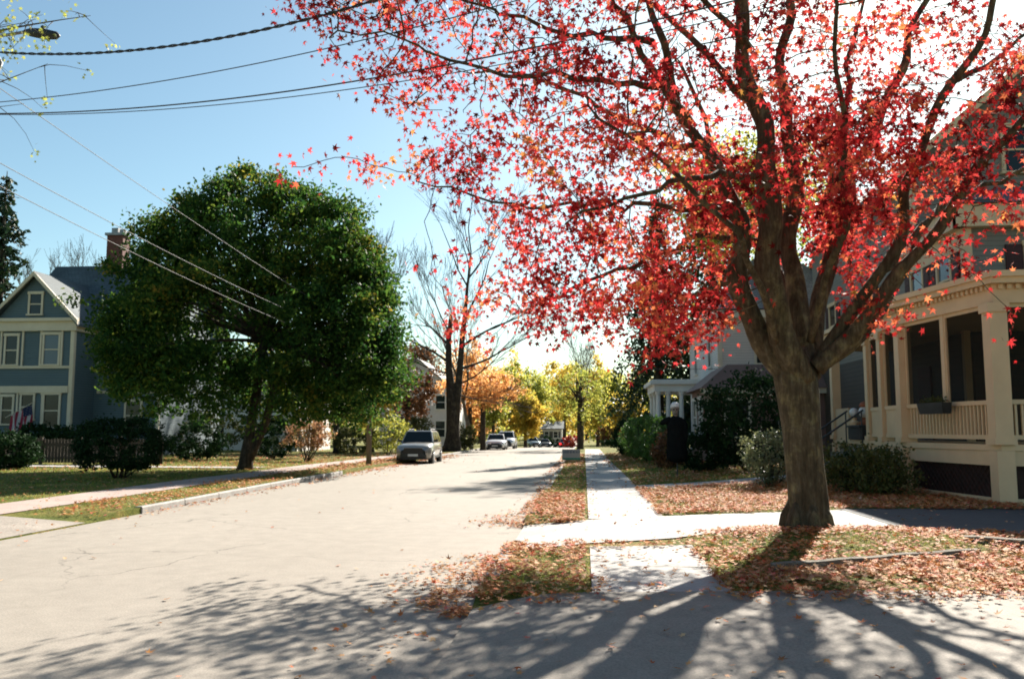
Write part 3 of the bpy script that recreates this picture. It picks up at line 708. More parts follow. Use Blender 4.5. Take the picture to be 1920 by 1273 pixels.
# ---- the big dark green maple across the road
def green_maple():
    x, y = -12.85, 32.3; z0 = ground(x,y)-.05
    t = thing('green_maple_tree', 'broad dense dark green maple with forked trunk across the road', 'tree', (x,y,z0))
    m = MB(); Y = y; A = lambda px,py,d=0: at(px,py,Y+d)
    tl = [A(458,884),A(461,870),A(466,835),A(472,800),A(476,760),A(490,680),A(500,560),A(490,400)]
    m.tube(tl, [.34,.28,.22,.18,.17,.16,.12,.03], 12, wob=.06)
    m.tube([A(467,862),A(482,830),A(497,795),A(512,740),A(550,650),A(600,520)], [.17,.16,.15,.15,.12,.05], 10, wob=.05)
    ell = [  # lobes of the crown: px, py, depth offset, radii (m)
        (475,580,0,4.8,4.4,3.8),(440,450,0,2.6,3.0,2.1),(590,480,0,2.8,3.0,2.3),(615,610,-.5,2.7,3.2,2.7),(320,590,0,2.5,3.2,3.1),(278,640,-.3,1.5,2.2,2.3),(662,570,.3,1.7,2.4,2.6),(240,600,0,.8,1.5,1.3),(285,455,.2,.9,1.4,.8),
        (478,350,.2,1.1,1.6,.85),(405,390,0,1.2,1.6,1.0),(350,420,0,.9,1.3,.8),(555,385,.4,1.2,1.7,.9),(620,420,.3,1.2,1.6,1.0),(690,690,0,1.5,2.2,1.6),(345,710,-.5,2.3,2.8,1.4),(510,742,0,3.2,3,1.15),(640,752,.5,1.9,2.2,.95),(325,500,.3,1.2,1.6,1.2),(670,490,.6,1.2,1.6,1.1),(706,620,.4,.9,1.6,1.6),(245,700,0,1.1,1.4,1.2),(722,700,.2,.6,1.2,.9)]
    P = []
    for k, (px,py,dd,rx,ry,rz) in enumerate(ell):
        c0 = A(px,py,dd); vol = rx*rz
        c, pts = blob_points(int(16+vol*15), 88, c0.x, c0.y, c0.z, rx, ry, rz, .55, .62, None, .24, 40+k)
        P.append(pts)
        if k % 2 == 0:
            for q in range(7): limb(m, A(500,640), c[q], .09, .015, 6, .08, 4, k*9+q)
    P = np.concatenate(P); P = P[P[:,2] > at(0,803,33).z - .1 + .4*np.sin(P[:,0]*1.7)]
    print('green maple leaves', len(P))
    m.build('trunk', M['bark_dark'], t, smooth=True)
    leaves('crown', P, (.105)*rng.uniform(.7,1.3,len(P)), OVAL, M['green_leaf'], t)
green_maple()

# ---- conifers
def spruce(label, x, y, h, r, seed, droop=.5, base=1.5, mat='needle', dens=1.0, group=None, gap=0, name='spruce_tree', ls=.16):
    x = fx(x, y); z0 = ground(x,y); t = thing(name, label, 'tree', (x,y,z0), 0, group); m = MB(); rr = random.Random(seed)
    m.tube([(x,y,z0-.2),(x,y,z0+h*.3),(x,y,z0+h*.7),(x,y,z0+h)], [h*.018,h*.015,h*.009,.02], 8)
    cen = []
    z = base
    while z < h*.985:
        f = 1-(z-base)/(h-base); R0 = r*(f**.75)*rr.uniform(.7,1.12)
        nb = rr.randint(4,7)
        for k in range(nb):
            if rr.random() < gap: continue
            a = rr.uniform(0,6.28); L = R0*rr.uniform(.65,1.1); d = Vector((math.cos(a), math.sin(a), 0))
            pts = []
            for i in range(6):
                s = i/5; pts.append(Vector((x,y,z0+z)) + d*(L*s) + Vector((0,0, .10*L*math.sin(s*2.2) - droop*L*s*s*.9)))
            m.tube(pts, [.035*(1-i/6.5)+.008 for i in range(6)], 4, cap=False)
            n = int(L*26*dens)
            for _ in range(n):
                s = rr.random()**.7; i = min(int(s*5),4); q = pts[i].lerp(pts[i+1], s*5-i)
                hang = rr.random()**1.5*droop*1.3
                cen.append((q.x+rr.gauss(0,.14), q.y+rr.gauss(0,.14), q.z-hang+rr.gauss(0,.05)))
        z += h*.028*rr.uniform(.8,1.25)
    m.build('trunk', M['bark_dark'], t, smooth=True)
    cen = np.array(cen)
    leaves('crown', cen, ls*rng.uniform(.7,1.4,len(cen)), DIA, M[mat], t, 'droop'); return t
spruce('tall drooping dark spruce behind the white columned portico', 5.3, 60, 18.5, 4.6, 3, .75, 2.0, dens=1.3, gap=.08, ls=.18, group='spruces behind the portico')
spruce('second drooping spruce with thicker foliage, nearer the white house wall', 8.6, 56, 21, 4.6, 5, .7, 2.0, dens=1.5, gap=0, ls=.20, group='spruces behind the portico')
spruce('dark spruce cut by the left edge of the photo, beside the blue house', -34.3, 50, 17.5, 3.2, 8, .35, 3.0, dens=1.1, ls=.2)
spruce('small dark conifer left of the chimney behind the blue house', -40.3, 74, 14, 2.0, 9, .3, 4.0, dens=.9, ls=.22, group='conifers behind the blue house')
spruce('small dark conifer far left behind the blue roof', -46.5, 76, 13.5, 2.2, 10, .3, 4.0, dens=.9, ls=.22, group='conifers behind the blue house')
spruce('dark conifer behind the grey porch house, seen through red leaves', 13.2, 44, 17, 3.2, 12, .3, 3.0, dens=1.1, ls=.2)

# ---- bare trees
for i, (x, y, h, r, lab) in enumerate([(-45.8,72,15.5,.32,'bare tree rising behind the left end of the blue roof'),(-42.6,73,17,.34,'bare tree behind the blue roof, midway to the chimney'),(-39.4,71,16,.30,'bare tree just left of the brick chimney')]):
    bare_tree(lab, x, y, h, r*.6, 20+i, 'bare trees behind the blue house', 6, .42, minr=.012)
bare_tree('bare treetop showing above the right shoulder of the green maple', -19.5, 62, 17.5, .18, 31, None, 6, .4, minr=.010)
bare_tree('slender bare tree between twin trunk tree and orange foliage', -9.6, 74, 17, .2, 33, None, 5, .42, minr=.012)
def twin():
    x, y = fx(-10.4, 67), 67; z0 = ground(x,y); t = thing('twin_trunk_tree', 'old bare tree with thick dark double trunk, one half a broken snag', 'tree', (x,y,z0)); m = MB(); rr = random.Random(5)
    A = lambda px,py: at(px,py,y)
    m.tube([Vector((x,y,z0-.2)),A(848,838),A(849,820),A(850,780),A(846,740),A(842,690),A(841,640),A(845,600),A(846,588)], [.95,.72,.55,.50,.42,.26,.22,.17,.05], 12, wob=.07)
    m.tube([A(852,800),A(856,750),A(862,700),A(866,640),A(872,590),A(876,540),A(884,480)], [.4,.34,.26,.22,.17,.12,.05], 10, wob=.05)
    for (px,py,dx,dz,L,r) in [(843,680,-1,.55,3.2,.12),(842,650,-.9,.9,3.4,.11),(841,700,-1,.1,2.6,.09),(866,650,.9,.7,4.2,.12),(868,690,1,.35,4.2,.11),(872,600,.5,1,4,.11),(876,550,.1,1,4.4,.10),(878,540,-.5,1,3.6,.08),(880,520,.6,.9,3.4,.08),(862,720,1,.45,3.2,.08),(858,740,.8,-.1,2.4,.07),(843,625,-.5,1,3,.08)]:
        bare(m, A(px,py), Vector((dx, rr.uniform(-.4,.4), dz)), L, r, 4, rr, .45, .2, (1,3), 5, .012)
    m.build('trunk', M['bark_dark'], t, smooth=True)
twin()

# ---- leafy trees, left side
leafy('small_maple_tree', 'small green maple on a thin trunk, behind and right of the big green maple', 'tree', -16.6, 58, 7, 2.6, 1.9, 5.0, M['green_leaf'], .22, 60, 70, .17, .8, seed=61, tmpl=OVAL)
leafy('orange_maple_tree', 'orange leaved maple spreading over the parked white cars', 'tree', -8.9, 76, 8, 3.7, 1.5, 5.0, M['orange'], .24, 95, 70, .17, .7, seed=62, shell=.3)
leafy('brown_leaf_tree', 'dark brownish tree behind the parked silver car', 'tree', -13.6, 66, 7, 2.7, 2.3, 4.3, M['brownleaf'], .2, 70, 60, .17, .7, seed=63, shell=.3)
leafy('golden_tree', 'golden orange tree right behind the utility pole', 'tree', -15.4, 63, 6, 1.7, 1.6, 3.4, M['yellow'], .12, 40, 45, .16, .6, seed=64, shell=.3)
leafy('brown_pine_tree', 'tall olive brown tree just right of the green maple crown', 'tree', -17.6, 92, 13, 3.0, 4.6, 7.0, M['brownleaf'], .25, 80, 60, .24, .9, seed=65, shell=.3)
leafy('ochre_tree', 'tall ochre tree behind the twin trunk snag', 'tree', -14.8, 112, 14, 4.6, 4.8, 8.0, M['orange'], .3, 90, 60, .27, 1.1, seed=66, shell=.3)
far = [ # px, y, top_py, bottom_py, half-width px, mat, label
  (925,98,690,812,38,'ygreen','yellow green tree above the white parked cars'),
  (965,118,672,815,34,'ygreen','olive green tree left of the far white house'),
  (950,150,668,818,44,'yellow','golden tree rising behind the olive green one at the bend'),
  (1005,170,688,806,40,'ygreen','rounded yellow green tree over the far white house'),
  (1058,190,672,806,46,'yellow','tall golden tree right of the far white house'),
  (1120,140,668,812,44,'yellow','orange gold tree at the end of the pavement'),
  (1150,110,690,812,38,'ygreen','pale yellow green tree left of the drooping spruce'),
  (1200,125,700,812,40,'ygreen','yellow tree low behind the spruce trunks'),
  (900,175,700,820,40,'orange','far orange tree behind the parked white cars'),
  (1010,250,700,815,60,'ygreen','furthest green tree closing the street'),
  (1100,260,690,815,60,'yellow','furthest golden tree closing the street')]
for i, (px, Y, ty, by_, hw, mt, lab) in enumerate(far):
    s = Y/FPX; c = at(px, (ty+by_)/2, Y); rz_ = (by_-ty)/2*s; rx_ = hw*s
    leafy('autumn_tree', lab, 'tree', c.x, Y, 10, rx_*.92, rz_*.95, c.z, M[mt], .012*Y/6, 85, 60, .0019*Y+.05, rx_*.30, group='autumn trees at the end of the street', seed=70+i, shell=.25, limbs=6, exact=True)
leafy('street_tree', 'slim forked street tree with thin yellow leaves at the end of the verge', 'tree', -.35, 76, 9, 2.6, 2.4, 4.9, M['ygreen'], .26, 55, 42, .15, .7, seed=90, shell=.3)
bare_tree('thin bare treetop above the golden trees', -.2, 86, 14, .14, 91, None, 5, .4, minr=.012)
for i, (x, y, rx, rz_, cz, mt, lab) in enumerate([(-24,84,5,4,6,'brownleaf','brownish tree behind the pale house, left of the trunk'),(-31,90,5.5,5,6.5,'ygreen','olive tree far behind the maple trunk'),(20,62,6,8,10,'green_leaf','large green tree behind the grey porch house'),(12.5,78,4.5,7,8.5,'ygreen','yellowing tree behind the white house'),(28,75,6,8,10,'dkgreen','dark tree behind the porch house at the right edge')]):
    leafy('background_tree', lab, 'tree', x, y, 12, rx, rz_, cz, M[mt], .3, 85, 60, .24, 1.2, group='trees behind the houses', seed=100+i, shell=.4)
for i, (px, Y, ty, hw, mt, lab) in enumerate([(985,108,735,30,'yellow','low golden tree left of the far white house front'),(1040,205,740,60,'yellow','broad low golden tree right behind the far white house'),(1130,160,740,50,'ygreen','low yellow green tree at the pavement end'),(1175,100,735,34,'yellow','low yellow tree behind the dark hedge'),(940,200,740,60,'ygreen','low olive tree beyond the white cars'),(1210,180,690,70,'yellow','broad golden tree far behind the portico'),(870,140,700,50,'orange','rusty orange tree far left of the road end'),(800,130,680,60,'ygreen','olive tree far behind the silver car')]):
    s_ = Y/FPX; c = at(px, (ty+826)/2, Y); leafy('autumn_tree', lab, 'tree', c.x, Y, 10, hw*s_, (826-ty)/2*s_, c.z, M[mt], .012*Y/6, 90, 70, .0019*Y+.05, hw*s_*.3, group='low autumn trees closing the street', seed=160+i, shell=.2, limbs=5, exact=True)
leafy('olive_tree', 'tall olive green tree rising behind the white house, seen through the red leaves', 'tree', 14.0, 47.5, 17, 4.2, 3.4, 14.2, M['ygreen'], .26, 150, 85, .18, 1.0, seed=150, shell=.2, lean=-4.4)
# a far wooded backdrop that reads as one mass
bp = []
for k in range(60):
    a = rng.uniform(-1.05, 1.15); d = rng.uniform(300, 380); x, y = d*math.sin(a), d*math.cos(a)
    c, pts = blob_points(16, 60, x, y, 3, 14, 10, rng.uniform(9,13), 4.5, .4, None, .2, 200+k); bp.append(pts)
bp = np.concatenate(bp)
tag(leaves('far_woodland', bp, rng.uniform(.8,1.5,len(bp)), DIA, M['ygreen']), 'far wooded ridge of mixed autumn trees', 'woodland', kind='stuff')

# ---- branch of an unseen tree, top left
def overhang():
    x, y = -14.5, 12.0; z0 = ground(x,y); t = thing('overhanging_tree', 'tree with sparse yellow green leaves reaching in at the upper left', 'tree', (x,y,z0)); m = MB(); rr = random.Random(3)
    m.tube([(x,y,z0-.1),(x,y,z0+3),(x+.3,y,z0+6),(x+1,y,z0+9.5)], [.3,.24,.18,.08], 10)
    cen = []
    for (a, b) in (((x+.3,y,6.2),at(60,40,12.5)),((x+.3,y,6.6),at(170,30,13.2)),((x+.2,y,5.6),at(90,120,12.8)),((x+.5,y,7.4),at(30,-40,12.2)),((x+.2,y,5.0),at(45,195,13.0))):
        pts = limb(m, a, b, .055, .004, 6, .10, 8, rr.randint(0,99))
        for _ in range(16):
            s = rr.uniform(.55,1.0)*8; i = min(int(s),7); q = pts[i].lerp(pts[i+1], s-i); e = q + Vector((rr.gauss(0,.3), rr.gauss(0,.3), rr.gauss(-.1,.25)))
            limb(m, q, e, .008, .003, 4, .1, 3, rr.randint(0,999))
            for _ in range(8): cen.append(e+Vector((rr.gauss(0,.07), rr.gauss(0,.07), rr.gauss(-.03,.07))))
    m.build('trunk', M['twig'], t, smooth=True)
    leaves('crown', cen, rng.uniform(.035,.065,len(cen)), STAR, M['ygreen'], t, 'droop')
overhang()

# ------------------------------------------------------------------ shrubs and hedges
S = shrub
S('round_bush', 'large clipped round dark bush on short trunks in front of the blue house', 'bush', -13.75, 25.6, 1.36, 1.2, .36, 1.96, M['dkgreen'], 15000, .055, 9, 11, nc=420, clump=.14, shell=.80)
S('dark_bush', 'dark shapeless bush at the left edge below the flag', 'bush', -21.4, 32, 1.2, 1.1, .1, 1.35, M['dkgreen'], 4200, .10, 5, 12, nc=90, clump=.3)
S('dark_bush', 'dark bush hugging the foot of the blue bay', 'bush', -26.6, 42.6, 1.6, .9, .2, 1.9, M['dkgreen'], 3000, .12, 5, 13, nc=80, clump=.3)
S('dark_bush', 'dark bush left of the flag before the blue house', 'bush', -29.9, 43, 1.5, .9, .2, 1.3, M['dkgreen'], 2600, .12, 5, 113, nc=70, clump=.3)
for i, (x, y, rx, h, mt, lab) in enumerate([(-19.2,43,1.6,1.9,'dkgreen','dark shrub behind the clipped round bush'),(-16.6,46,1.5,2.1,'dkgreen','dark shrub just right of the maple trunk'),(-21.6,50,1.9,2.6,'olive','grey green shrub behind the maple trunk'),(-18.3,52,1.6,2.2,'pale','pale silvery shrub glimpsed beside the maple trunk'),(-14.9,56,1.4,1.7,'olive','low olive shrub behind the pink shrub')]):
    S('garden_shrub', lab, 'shrub', x, y, rx, 1.2, .1, h, M[mt], 2600, .12, 5, 120+i, 'shrubs under the big green maple', .3, 70)
S('pink_shrub', 'open vase shaped shrub with pinkish tan leaves right of the maple trunk', 'shrub', -13.9, 43.5, 1.25, 1.0, .55, 2.25, M['pink'], 1900, .10, 12, 15, nc=80, clump=.3, shell=.4)
S('yellow_shrub', 'yellowish leafy shrub left of the parked silver car', 'shrub', -12.6, 56, 1.5, 1.2, .1, 2.5, M['ygreen'], 2600, .11, 7, 16, nc=80, clump=.32, shell=.5)
S('brown_shrub', 'dark olive shrub behind the parked silver car', 'shrub', -12.2, 63, 1.8, 1.2, 0, 2.5, M['olive'], 2300, .13, 7, 17, nc=80, clump=.35, shell=.5)
S('brown_shrub', 'olive shrub just right of the twin trunk tree', 'shrub', -9.6, 70, 1.0, .9, 0, 2.0, M['olive'], 1600, .13, 7, 117, nc=60, clump=.3, shell=.5)
# right side
S('rhododendron_bush', 'very large dark green bush against the brown porch', 'bush', 5.35, 27.8, 1.55, 1.35, .35, 3.35, M['dkgreen'], 9000, .085, 9, 18, nc=240, clump=.28, shell=.7)
S('dark_bush', 'low dark bush between the black robed figure and the large dark bush', 'bush', 3.95, 28.6, .75, .7, .3, 1.5, M['dkgreen'], 2600, .075, 5, 19, nc=80, clump=.22)
S('pale_shrub', 'pale grey green shrub touching the red maple trunk', 'shrub', 4.75, 22.3, .72, .65, .25, 1.62, M['pale'], 2600, .055, 9, 20, nc=90, clump=.2, shell=.5)
S('barberry_shrub', 'reddish brown shrub left of the black robed figure', 'shrub', 3.2, 32.5, .62, .6, .15, 1.5, M['brownleaf'], 2200, .07, 9, 21, nc=70, clump=.2, shell=.6)
for i, (x, y, rx, ry, h, mt, lab) in enumerate([(3.35,36.5,.85,1.5,2.15,'clip','clipped green hedge nearest the black robed figure'),(3.05,41.5,.9,2.0,2.25,'clip','tall sunlit clipped hedge in the middle of the row'),(2.75,46.5,.75,1.6,2.1,'clip','green hedge at the far end of the clipped row'),(2.55,52.5,.75,1.6,2.2,'dkgreen','dark rounded hedge beyond the clipped green row')]):
    S('clipped_hedge', lab, 'hedge', x, y, rx, ry, .2, h, M[mt], 6500, .065, 7, 130+i, 'hedges along the right pavement', .16, 200, .85)
for i, (x, y, r_, h, mt, lab) in enumerate([(6.3,20.6,.75,1.35,'olive','straggly olive shrub right beside the red maple trunk'),(6.9,19.9,.65,1.2,'olive','olive shrub in front of the porch skirt'),(7.35,21.6,.7,1.2,'olive','olive shrub tucked below the porch corner'),(6.7,21.6,.5,1.15,'dkgreen','small dark green shrub between the olive shrubs')]):
    S('porch_shrub', lab, 'shrub', x, y, r_, r_*.8, .1, h, M[mt], 1900, .06, 9, 140+i, 'shrubs around the porch', .24, 60, .4)
S('red_bush', 'bright red rounded bush at the far end of the road', 'bush', -1.6, 118, 1.3, 1.0, -.7, .8, M['redbush'], 1500, .16, 5, 22, nc=50, clump=.3)
S('maroon_bush', 'maroon bush beyond the far end of the pavement', 'bush', 3.0, 98, 1.6, 1.2, -.2, 2.0, M['brownleaf'], 1500, .16, 5, 23, nc=50, clump=.35, shell=.5)
S('scarlet_bush', 'small scarlet bush beside the dark hedge', 'bush', 4.6, 92, .9, .8, .3, 2.6, M['redbush'], 900, .14, 5, 24, nc=40, clump=.3)
S('low_hedge', 'low dark flat topped hedge behind the far lawn', 'hedge', 3.7, 86, 1.9, .7, -.1, .65, M['dkgreen'], 2200, .12, 6, 25, nc=90, clump=.2)
S('far_hedge', 'dark shrub in front of the far white house', 'hedge', -4.6, 152, 2.6, 1.2, -1.4, -.1, M['dkgreen'], 1500, .22, 5, 26, nc=60, clump=.35)
S('far_bush', 'dark conical bush beside the far blue car', 'bush', -6.6, 155, 1.1, 1.1, -1.4, .4, M['dkgreen'], 900, .22, 5, 27, nc=40, clump=.3)

# ------------------------------------------------------------------ houses
def window(F, u, v0, v1, wd, parent, trim='cream', glass='glass', depth=.06, fw=.11, mull=True, shut=None):
    m = MB(); h0, h1 = u-wd/2, u+wd/2
    m.fbox(F, h0-fw, h0, v0, v1, -.02, depth); m.fbox(F, h1, h1+fw, v0, v1, -.02, depth)
    m.fbox(F, h0-fw-.03, h1+fw+.03, v1, v1+fw*1.3, -.02, depth+.03); m.fbox(F, h0-fw-.05, h1+fw+.05, v0-.08, v0, -.02, depth+.06)
    if mull: m.fbox(F, h0, h1, (v0+v1)/2-.03, (v0+v1)/2+.03, 0, depth-.015)
    o = m.build('window', M[trim], parent)
    g = MB(); g.fbox(F, h0, h1, v0, v1, .004, .014); g.build('pane', M[glass], o)
    if shut:
        for s in (-1, 1):
            sh = MB(); a = h0-fw-.02-.42 if s < 0 else h1+fw+.02; sh.fbox(F, a, a+.42, v0-.03, v1+.05, .0, .05)
            for k in range(14):
                vv = v0+.06+(v1-v0-.12)*k/14; sh.fbox(F, a+.05, a+.37, vv, vv+.05, .05, .062)
            sh.build('shutter', M[shut], parent)
    return o
def gable(m, x0, x1, y0, y1, ze, za, axis='y', over=.4, th=.14):
    """roof slabs; ridge along axis"""
    if axis == 'y':
        c = (x0+x1)/2; sl = (za-ze)/(c-x0)
        for s, xe in ((-1,x0),(1,x1)):
            e = xe + s*over; ze2 = ze - over*sl
            m.hull([(e,y0-over,ze2),(c,y0-over,za),(c,y0-over,za+th),(e,y0-over,ze2+th)], [(e,y1+over,ze2),(c,y1+over,za),(c,y1+over,za+th),(e,y1+over,ze2+th)])
    else:
        c = (y0+y1)/2; sl = (za-ze)/(c-y0)
        for s, ye in ((-1,y0),(1,y1)):
            e = ye + s*over; ze2 = ze - over*sl
            m.hull([(x0-over,e,ze2),(x0-over,c,za),(x0-over,c,za+th),(x0-over,e,ze2+th)], [(x1+over,e,ze2),(x1+over,c,za),(x1+over,c,za+th),(x1+over,e,ze2+th)])

# -- blue house, left
def blue_house():
    t = thing('blue_house', 'blue sided house with cream trim and a gabled two storey bay, left edge', 'house', (-27,49,0))
    m = MB(); X0, X1 = -30.75, -26.35; c = (X0+X1)/2
    m.box(X0,X1,45,47.2,0,7.3); m.hull([(X0,45,7.3),(X1,45,7.3),(c,45,9.75)], [(X0,49,7.3),(X1,49,7.3),(c,49,9.75)])
    m.box(-31,-22.6,47.1,55,0,7.35)
    m.hull([(-30.98,47.2,7.35),(-30.98,54.9,7.35),(-30.98,51.05,11.2)], [(-22.62,47.2,7.35),(-22.62,54.9,7.35),(-22.62,51.05,11.2)])
    m.build('wall', M['bluewall'], t)
    rf = MB(); gable(rf, X0, X1, 45, 50, 7.35, 9.8, 'y', .35, .12); rf.build('gable_roof', M['roof_dark'], t)
    rf = MB(); gable(rf, -31, -22.6, 47.1, 55, 7.4, 11.25, 'x', .45, .14); ro = rf.build('roof', M['roof_dark'], t)
    ch = MB(); ch.box(-27.95,-26.95,50.4,51.2,9.5,13.1); ch.build('chimney', M['brick'], ro)
    cc = MB(); cc.box(-28.05,-26.85,50.3,51.3,13.1,13.25); cc.box(-27.8,-27.4,50.6,51.0,13.25,13.6); cc.box(-27.3,-27.05,50.6,51,13.25,13.5); cc.build('chimney_cap', M['galv'], ro)
    tr = MB(); F = frame((X0,45,0),(1,0,0)); W = X1-X0
    tr.fbox(F,-.06,.14,0,7.3,-.02,.07); tr.fbox(F,W-.14,W+.06,0,7.3,-.02,.07)
    tr.fbox(F,-.2,W+.2,6.75,7.3,.0,.16); tr.fbox(F,-.25,W+.25,7.25,7.42,.02,.3)
    tr.fbox(F,.14,W-.14,4.78,4.92,0,.08); tr.fbox(F,.14,W-.14,3.5,3.86,0,.12)
    for s in (-1,1):                                     # rake boards
        a = Vector((c+s*(W/2+.36),44.62,7.06)); b = Vector((c,44.62,9.66)); d = Vector((0,0,.24))
        tr.hull([a,b,b+d,a+d], [a+Vector((0,.09,0)),b+Vector((0,.09,0)),b+d+Vector((0,.09,0)),a+d+Vector((0,.09,0))])
    F2 = frame((X1,45,0),(0,1,0)); tr.fbox(F2,-.06,.12,0,7.3,-.02,.07); tr.fbox(F2,0,2,6.75,7.28,0,.14)
    F3 = frame((X1,47.1,0),(1,0,0)); tr.fbox(F3,.2,4.2,6.8,7.2,0,.2); tr.fbox(F3,3.6,3.78,0,6.8,0,.05); tr.fbox(F3,.2,3.6,3.55,3.7,0,.06)
    for (u,v0,v1,wd) in ((.42,4.92,6.75,.10),(1.62,4.92,6.75,.10),(2.62,4.92,6.75,.10),(3.78,4.92,6.75,.10),(.5,2.0,3.5,.1),(1.5,2.0,3.5,.1),(2.95,1.6,3.5,.1)): tr.fbox(F,u-wd/2,u+wd/2,v0,v1,0,.07)
    tr.build('trim', M['cream'], t)
    window(F, 2.2, 7.66, 8.72, .62, t)
    window(F, 1.0, 5.0, 6.5, .62, t); window(F, 3.2, 5.0, 6.55, .78, t, glass='glass_blue')
    window(F, .95, 1.9, 3.3, .55, t); window(F, 2.05, 2.15, 3.4, .62, t); window(F, 3.35, 1.75, 3.4, .85, t)
    window(F3, 1.2, 4.9, 6.4, .8, t); window(F3, 2.3, 1.6, 3.1, .8, t)
    fb = MB(); fb.box(-31,-22.6,47.0,47.1,0,.6); fb.build('foundation', M['kerb'], t)
    t.location = Vector((-27.85,45,1.6))+(t.location-Vector((-26.35,45,1.6)))*1.045; t.scale = (1.045,)*3
blue_house()
# flag on a slanted staff fixed to the bay
def flag():
    a = at(66,752,44.9); b = at(10,783,43.6)
    t = thing('national_flag', 'striped flag with dark blue canton on a slanted staff at the blue house', 'flag', a)
    m = MB(); m.tube([a,b], .02, 8); m.build('flag_pole', M['cream'], t)
    # the cloth hangs from the staff: stripes run downwards, folded in soft waves
    def cloth(i0, i1, v0, v1, mat, nm, n=13):
        q = MB(); U = []
        for u in (i0, i1):
            for k in range(9):
                v = v0+(v1-v0)*k/8; f = u
                p = a.lerp(b, .12+.72*f); drop = 1.35*v
                U.append(p+Vector((.05*math.sin(f*16+v*2), .09*math.sin(f*14+v*3), -drop-.05)))
        q.v = [tuple(x) for x in U]; q.f = [(k,k+1,9+k+1,9+k) for k in range(8)]
        o = q.build(nm, mat, t, smooth=True); return o
    for mt, par, nm in ((M['flagred'],0,'red_stripes'),(M['flagwhite'],1,'white_stripes')):
        q = MB()
        for s in range(13):
            if s % 2 != par: continue
            v0 = .40 if s < 6 else 0
            base = len(q.v)
            for u in (s/13, (s+.5)/13, (s+1)/13):
                for k in range(9):
                    v = v0+(1-v0)*k/8; p = a.lerp(b, .12+.72*u)
                    q.v.append(tuple(p+Vector((.05*math.sin(u*16+v*2), .09*math.sin(u*14+v*3), -1.35*v-.05))))
            for c in range(2):
                for k in range(8): q.f.append((base+c*9+k, base+c*9+k+1, base+(c+1)*9+k+1, base+(c+1)*9+k))
        q.build(nm, mt, t, smooth=True)
    q = MB()
    for i in range(7):
        u = i/6*6/13
        for k in range(5):
            v = .40*k/4; p = a.lerp(b, .12+.72*u); q.v.append(tuple(p+Vector((.05*math.sin(u*16+v*2), .09*math.sin(u*14+v*3), -1.35*v-.05))))
    q.f = [(i*5+k, i*5+k+1, (i+1)*5+k+1, (i+1)*5+k) for i in range(6) for k in range(4)]
    q.build('canton', M['flagblue'], t, smooth=True)
    s = MB()
    for i in range(5):
        for j in range(4):
            u = (i+.6)/6*6/13; v = .40*(j+.5)/4; p = a.lerp(b, .12+.72*u)+Vector((.05*math.sin(u*16+v*2), .09*math.sin(u*14+v*3)-.012, -1.35*v-.05))
            pts = [(p.x+.03*(1 if k%2==0 else .4)*math.sin(k*math.pi/5), p.y, p.z+.03*(1 if k%2==0 else .4)*math.cos(k*math.pi/5)) for k in range(10)]
            s.add(pts, [tuple(range(10))])
    o = s.build('stars', M['flagwhite'], t); o['kind'] = 'stuff'
flag()
# low wooden fence in front of the blue house
def fence():
    t = thing('wooden_fence', 'low brown board fence in shade behind the clipped round bush', 'fence', (-21,36.5,ground(-21,36.5)))
    m = MB(); x = -25.6; z = ground(-21,36.5)
    while x < -18.4: m.box(x,x+.13,36.5,36.52,z+.08,z+1.12+.02*math.sin(x*7)); x += .15
    m.build('boards', M['wood'], t)
    r_ = MB(); r_.box(-25.6,-18.4,36.523,36.58,z+.25,z+.34); r_.box(-25.6,-18.4,36.523,36.58,z+.85,z+.94); r_.build('rails', M['wood'], t)
    for k in range(5):
        p = MB(); xx = -25.6+k*1.8; p.box(xx-.06,xx+.06,36.40,36.498,z-.1,z+1.25); p.build('post', M['wood'], t)
fence()

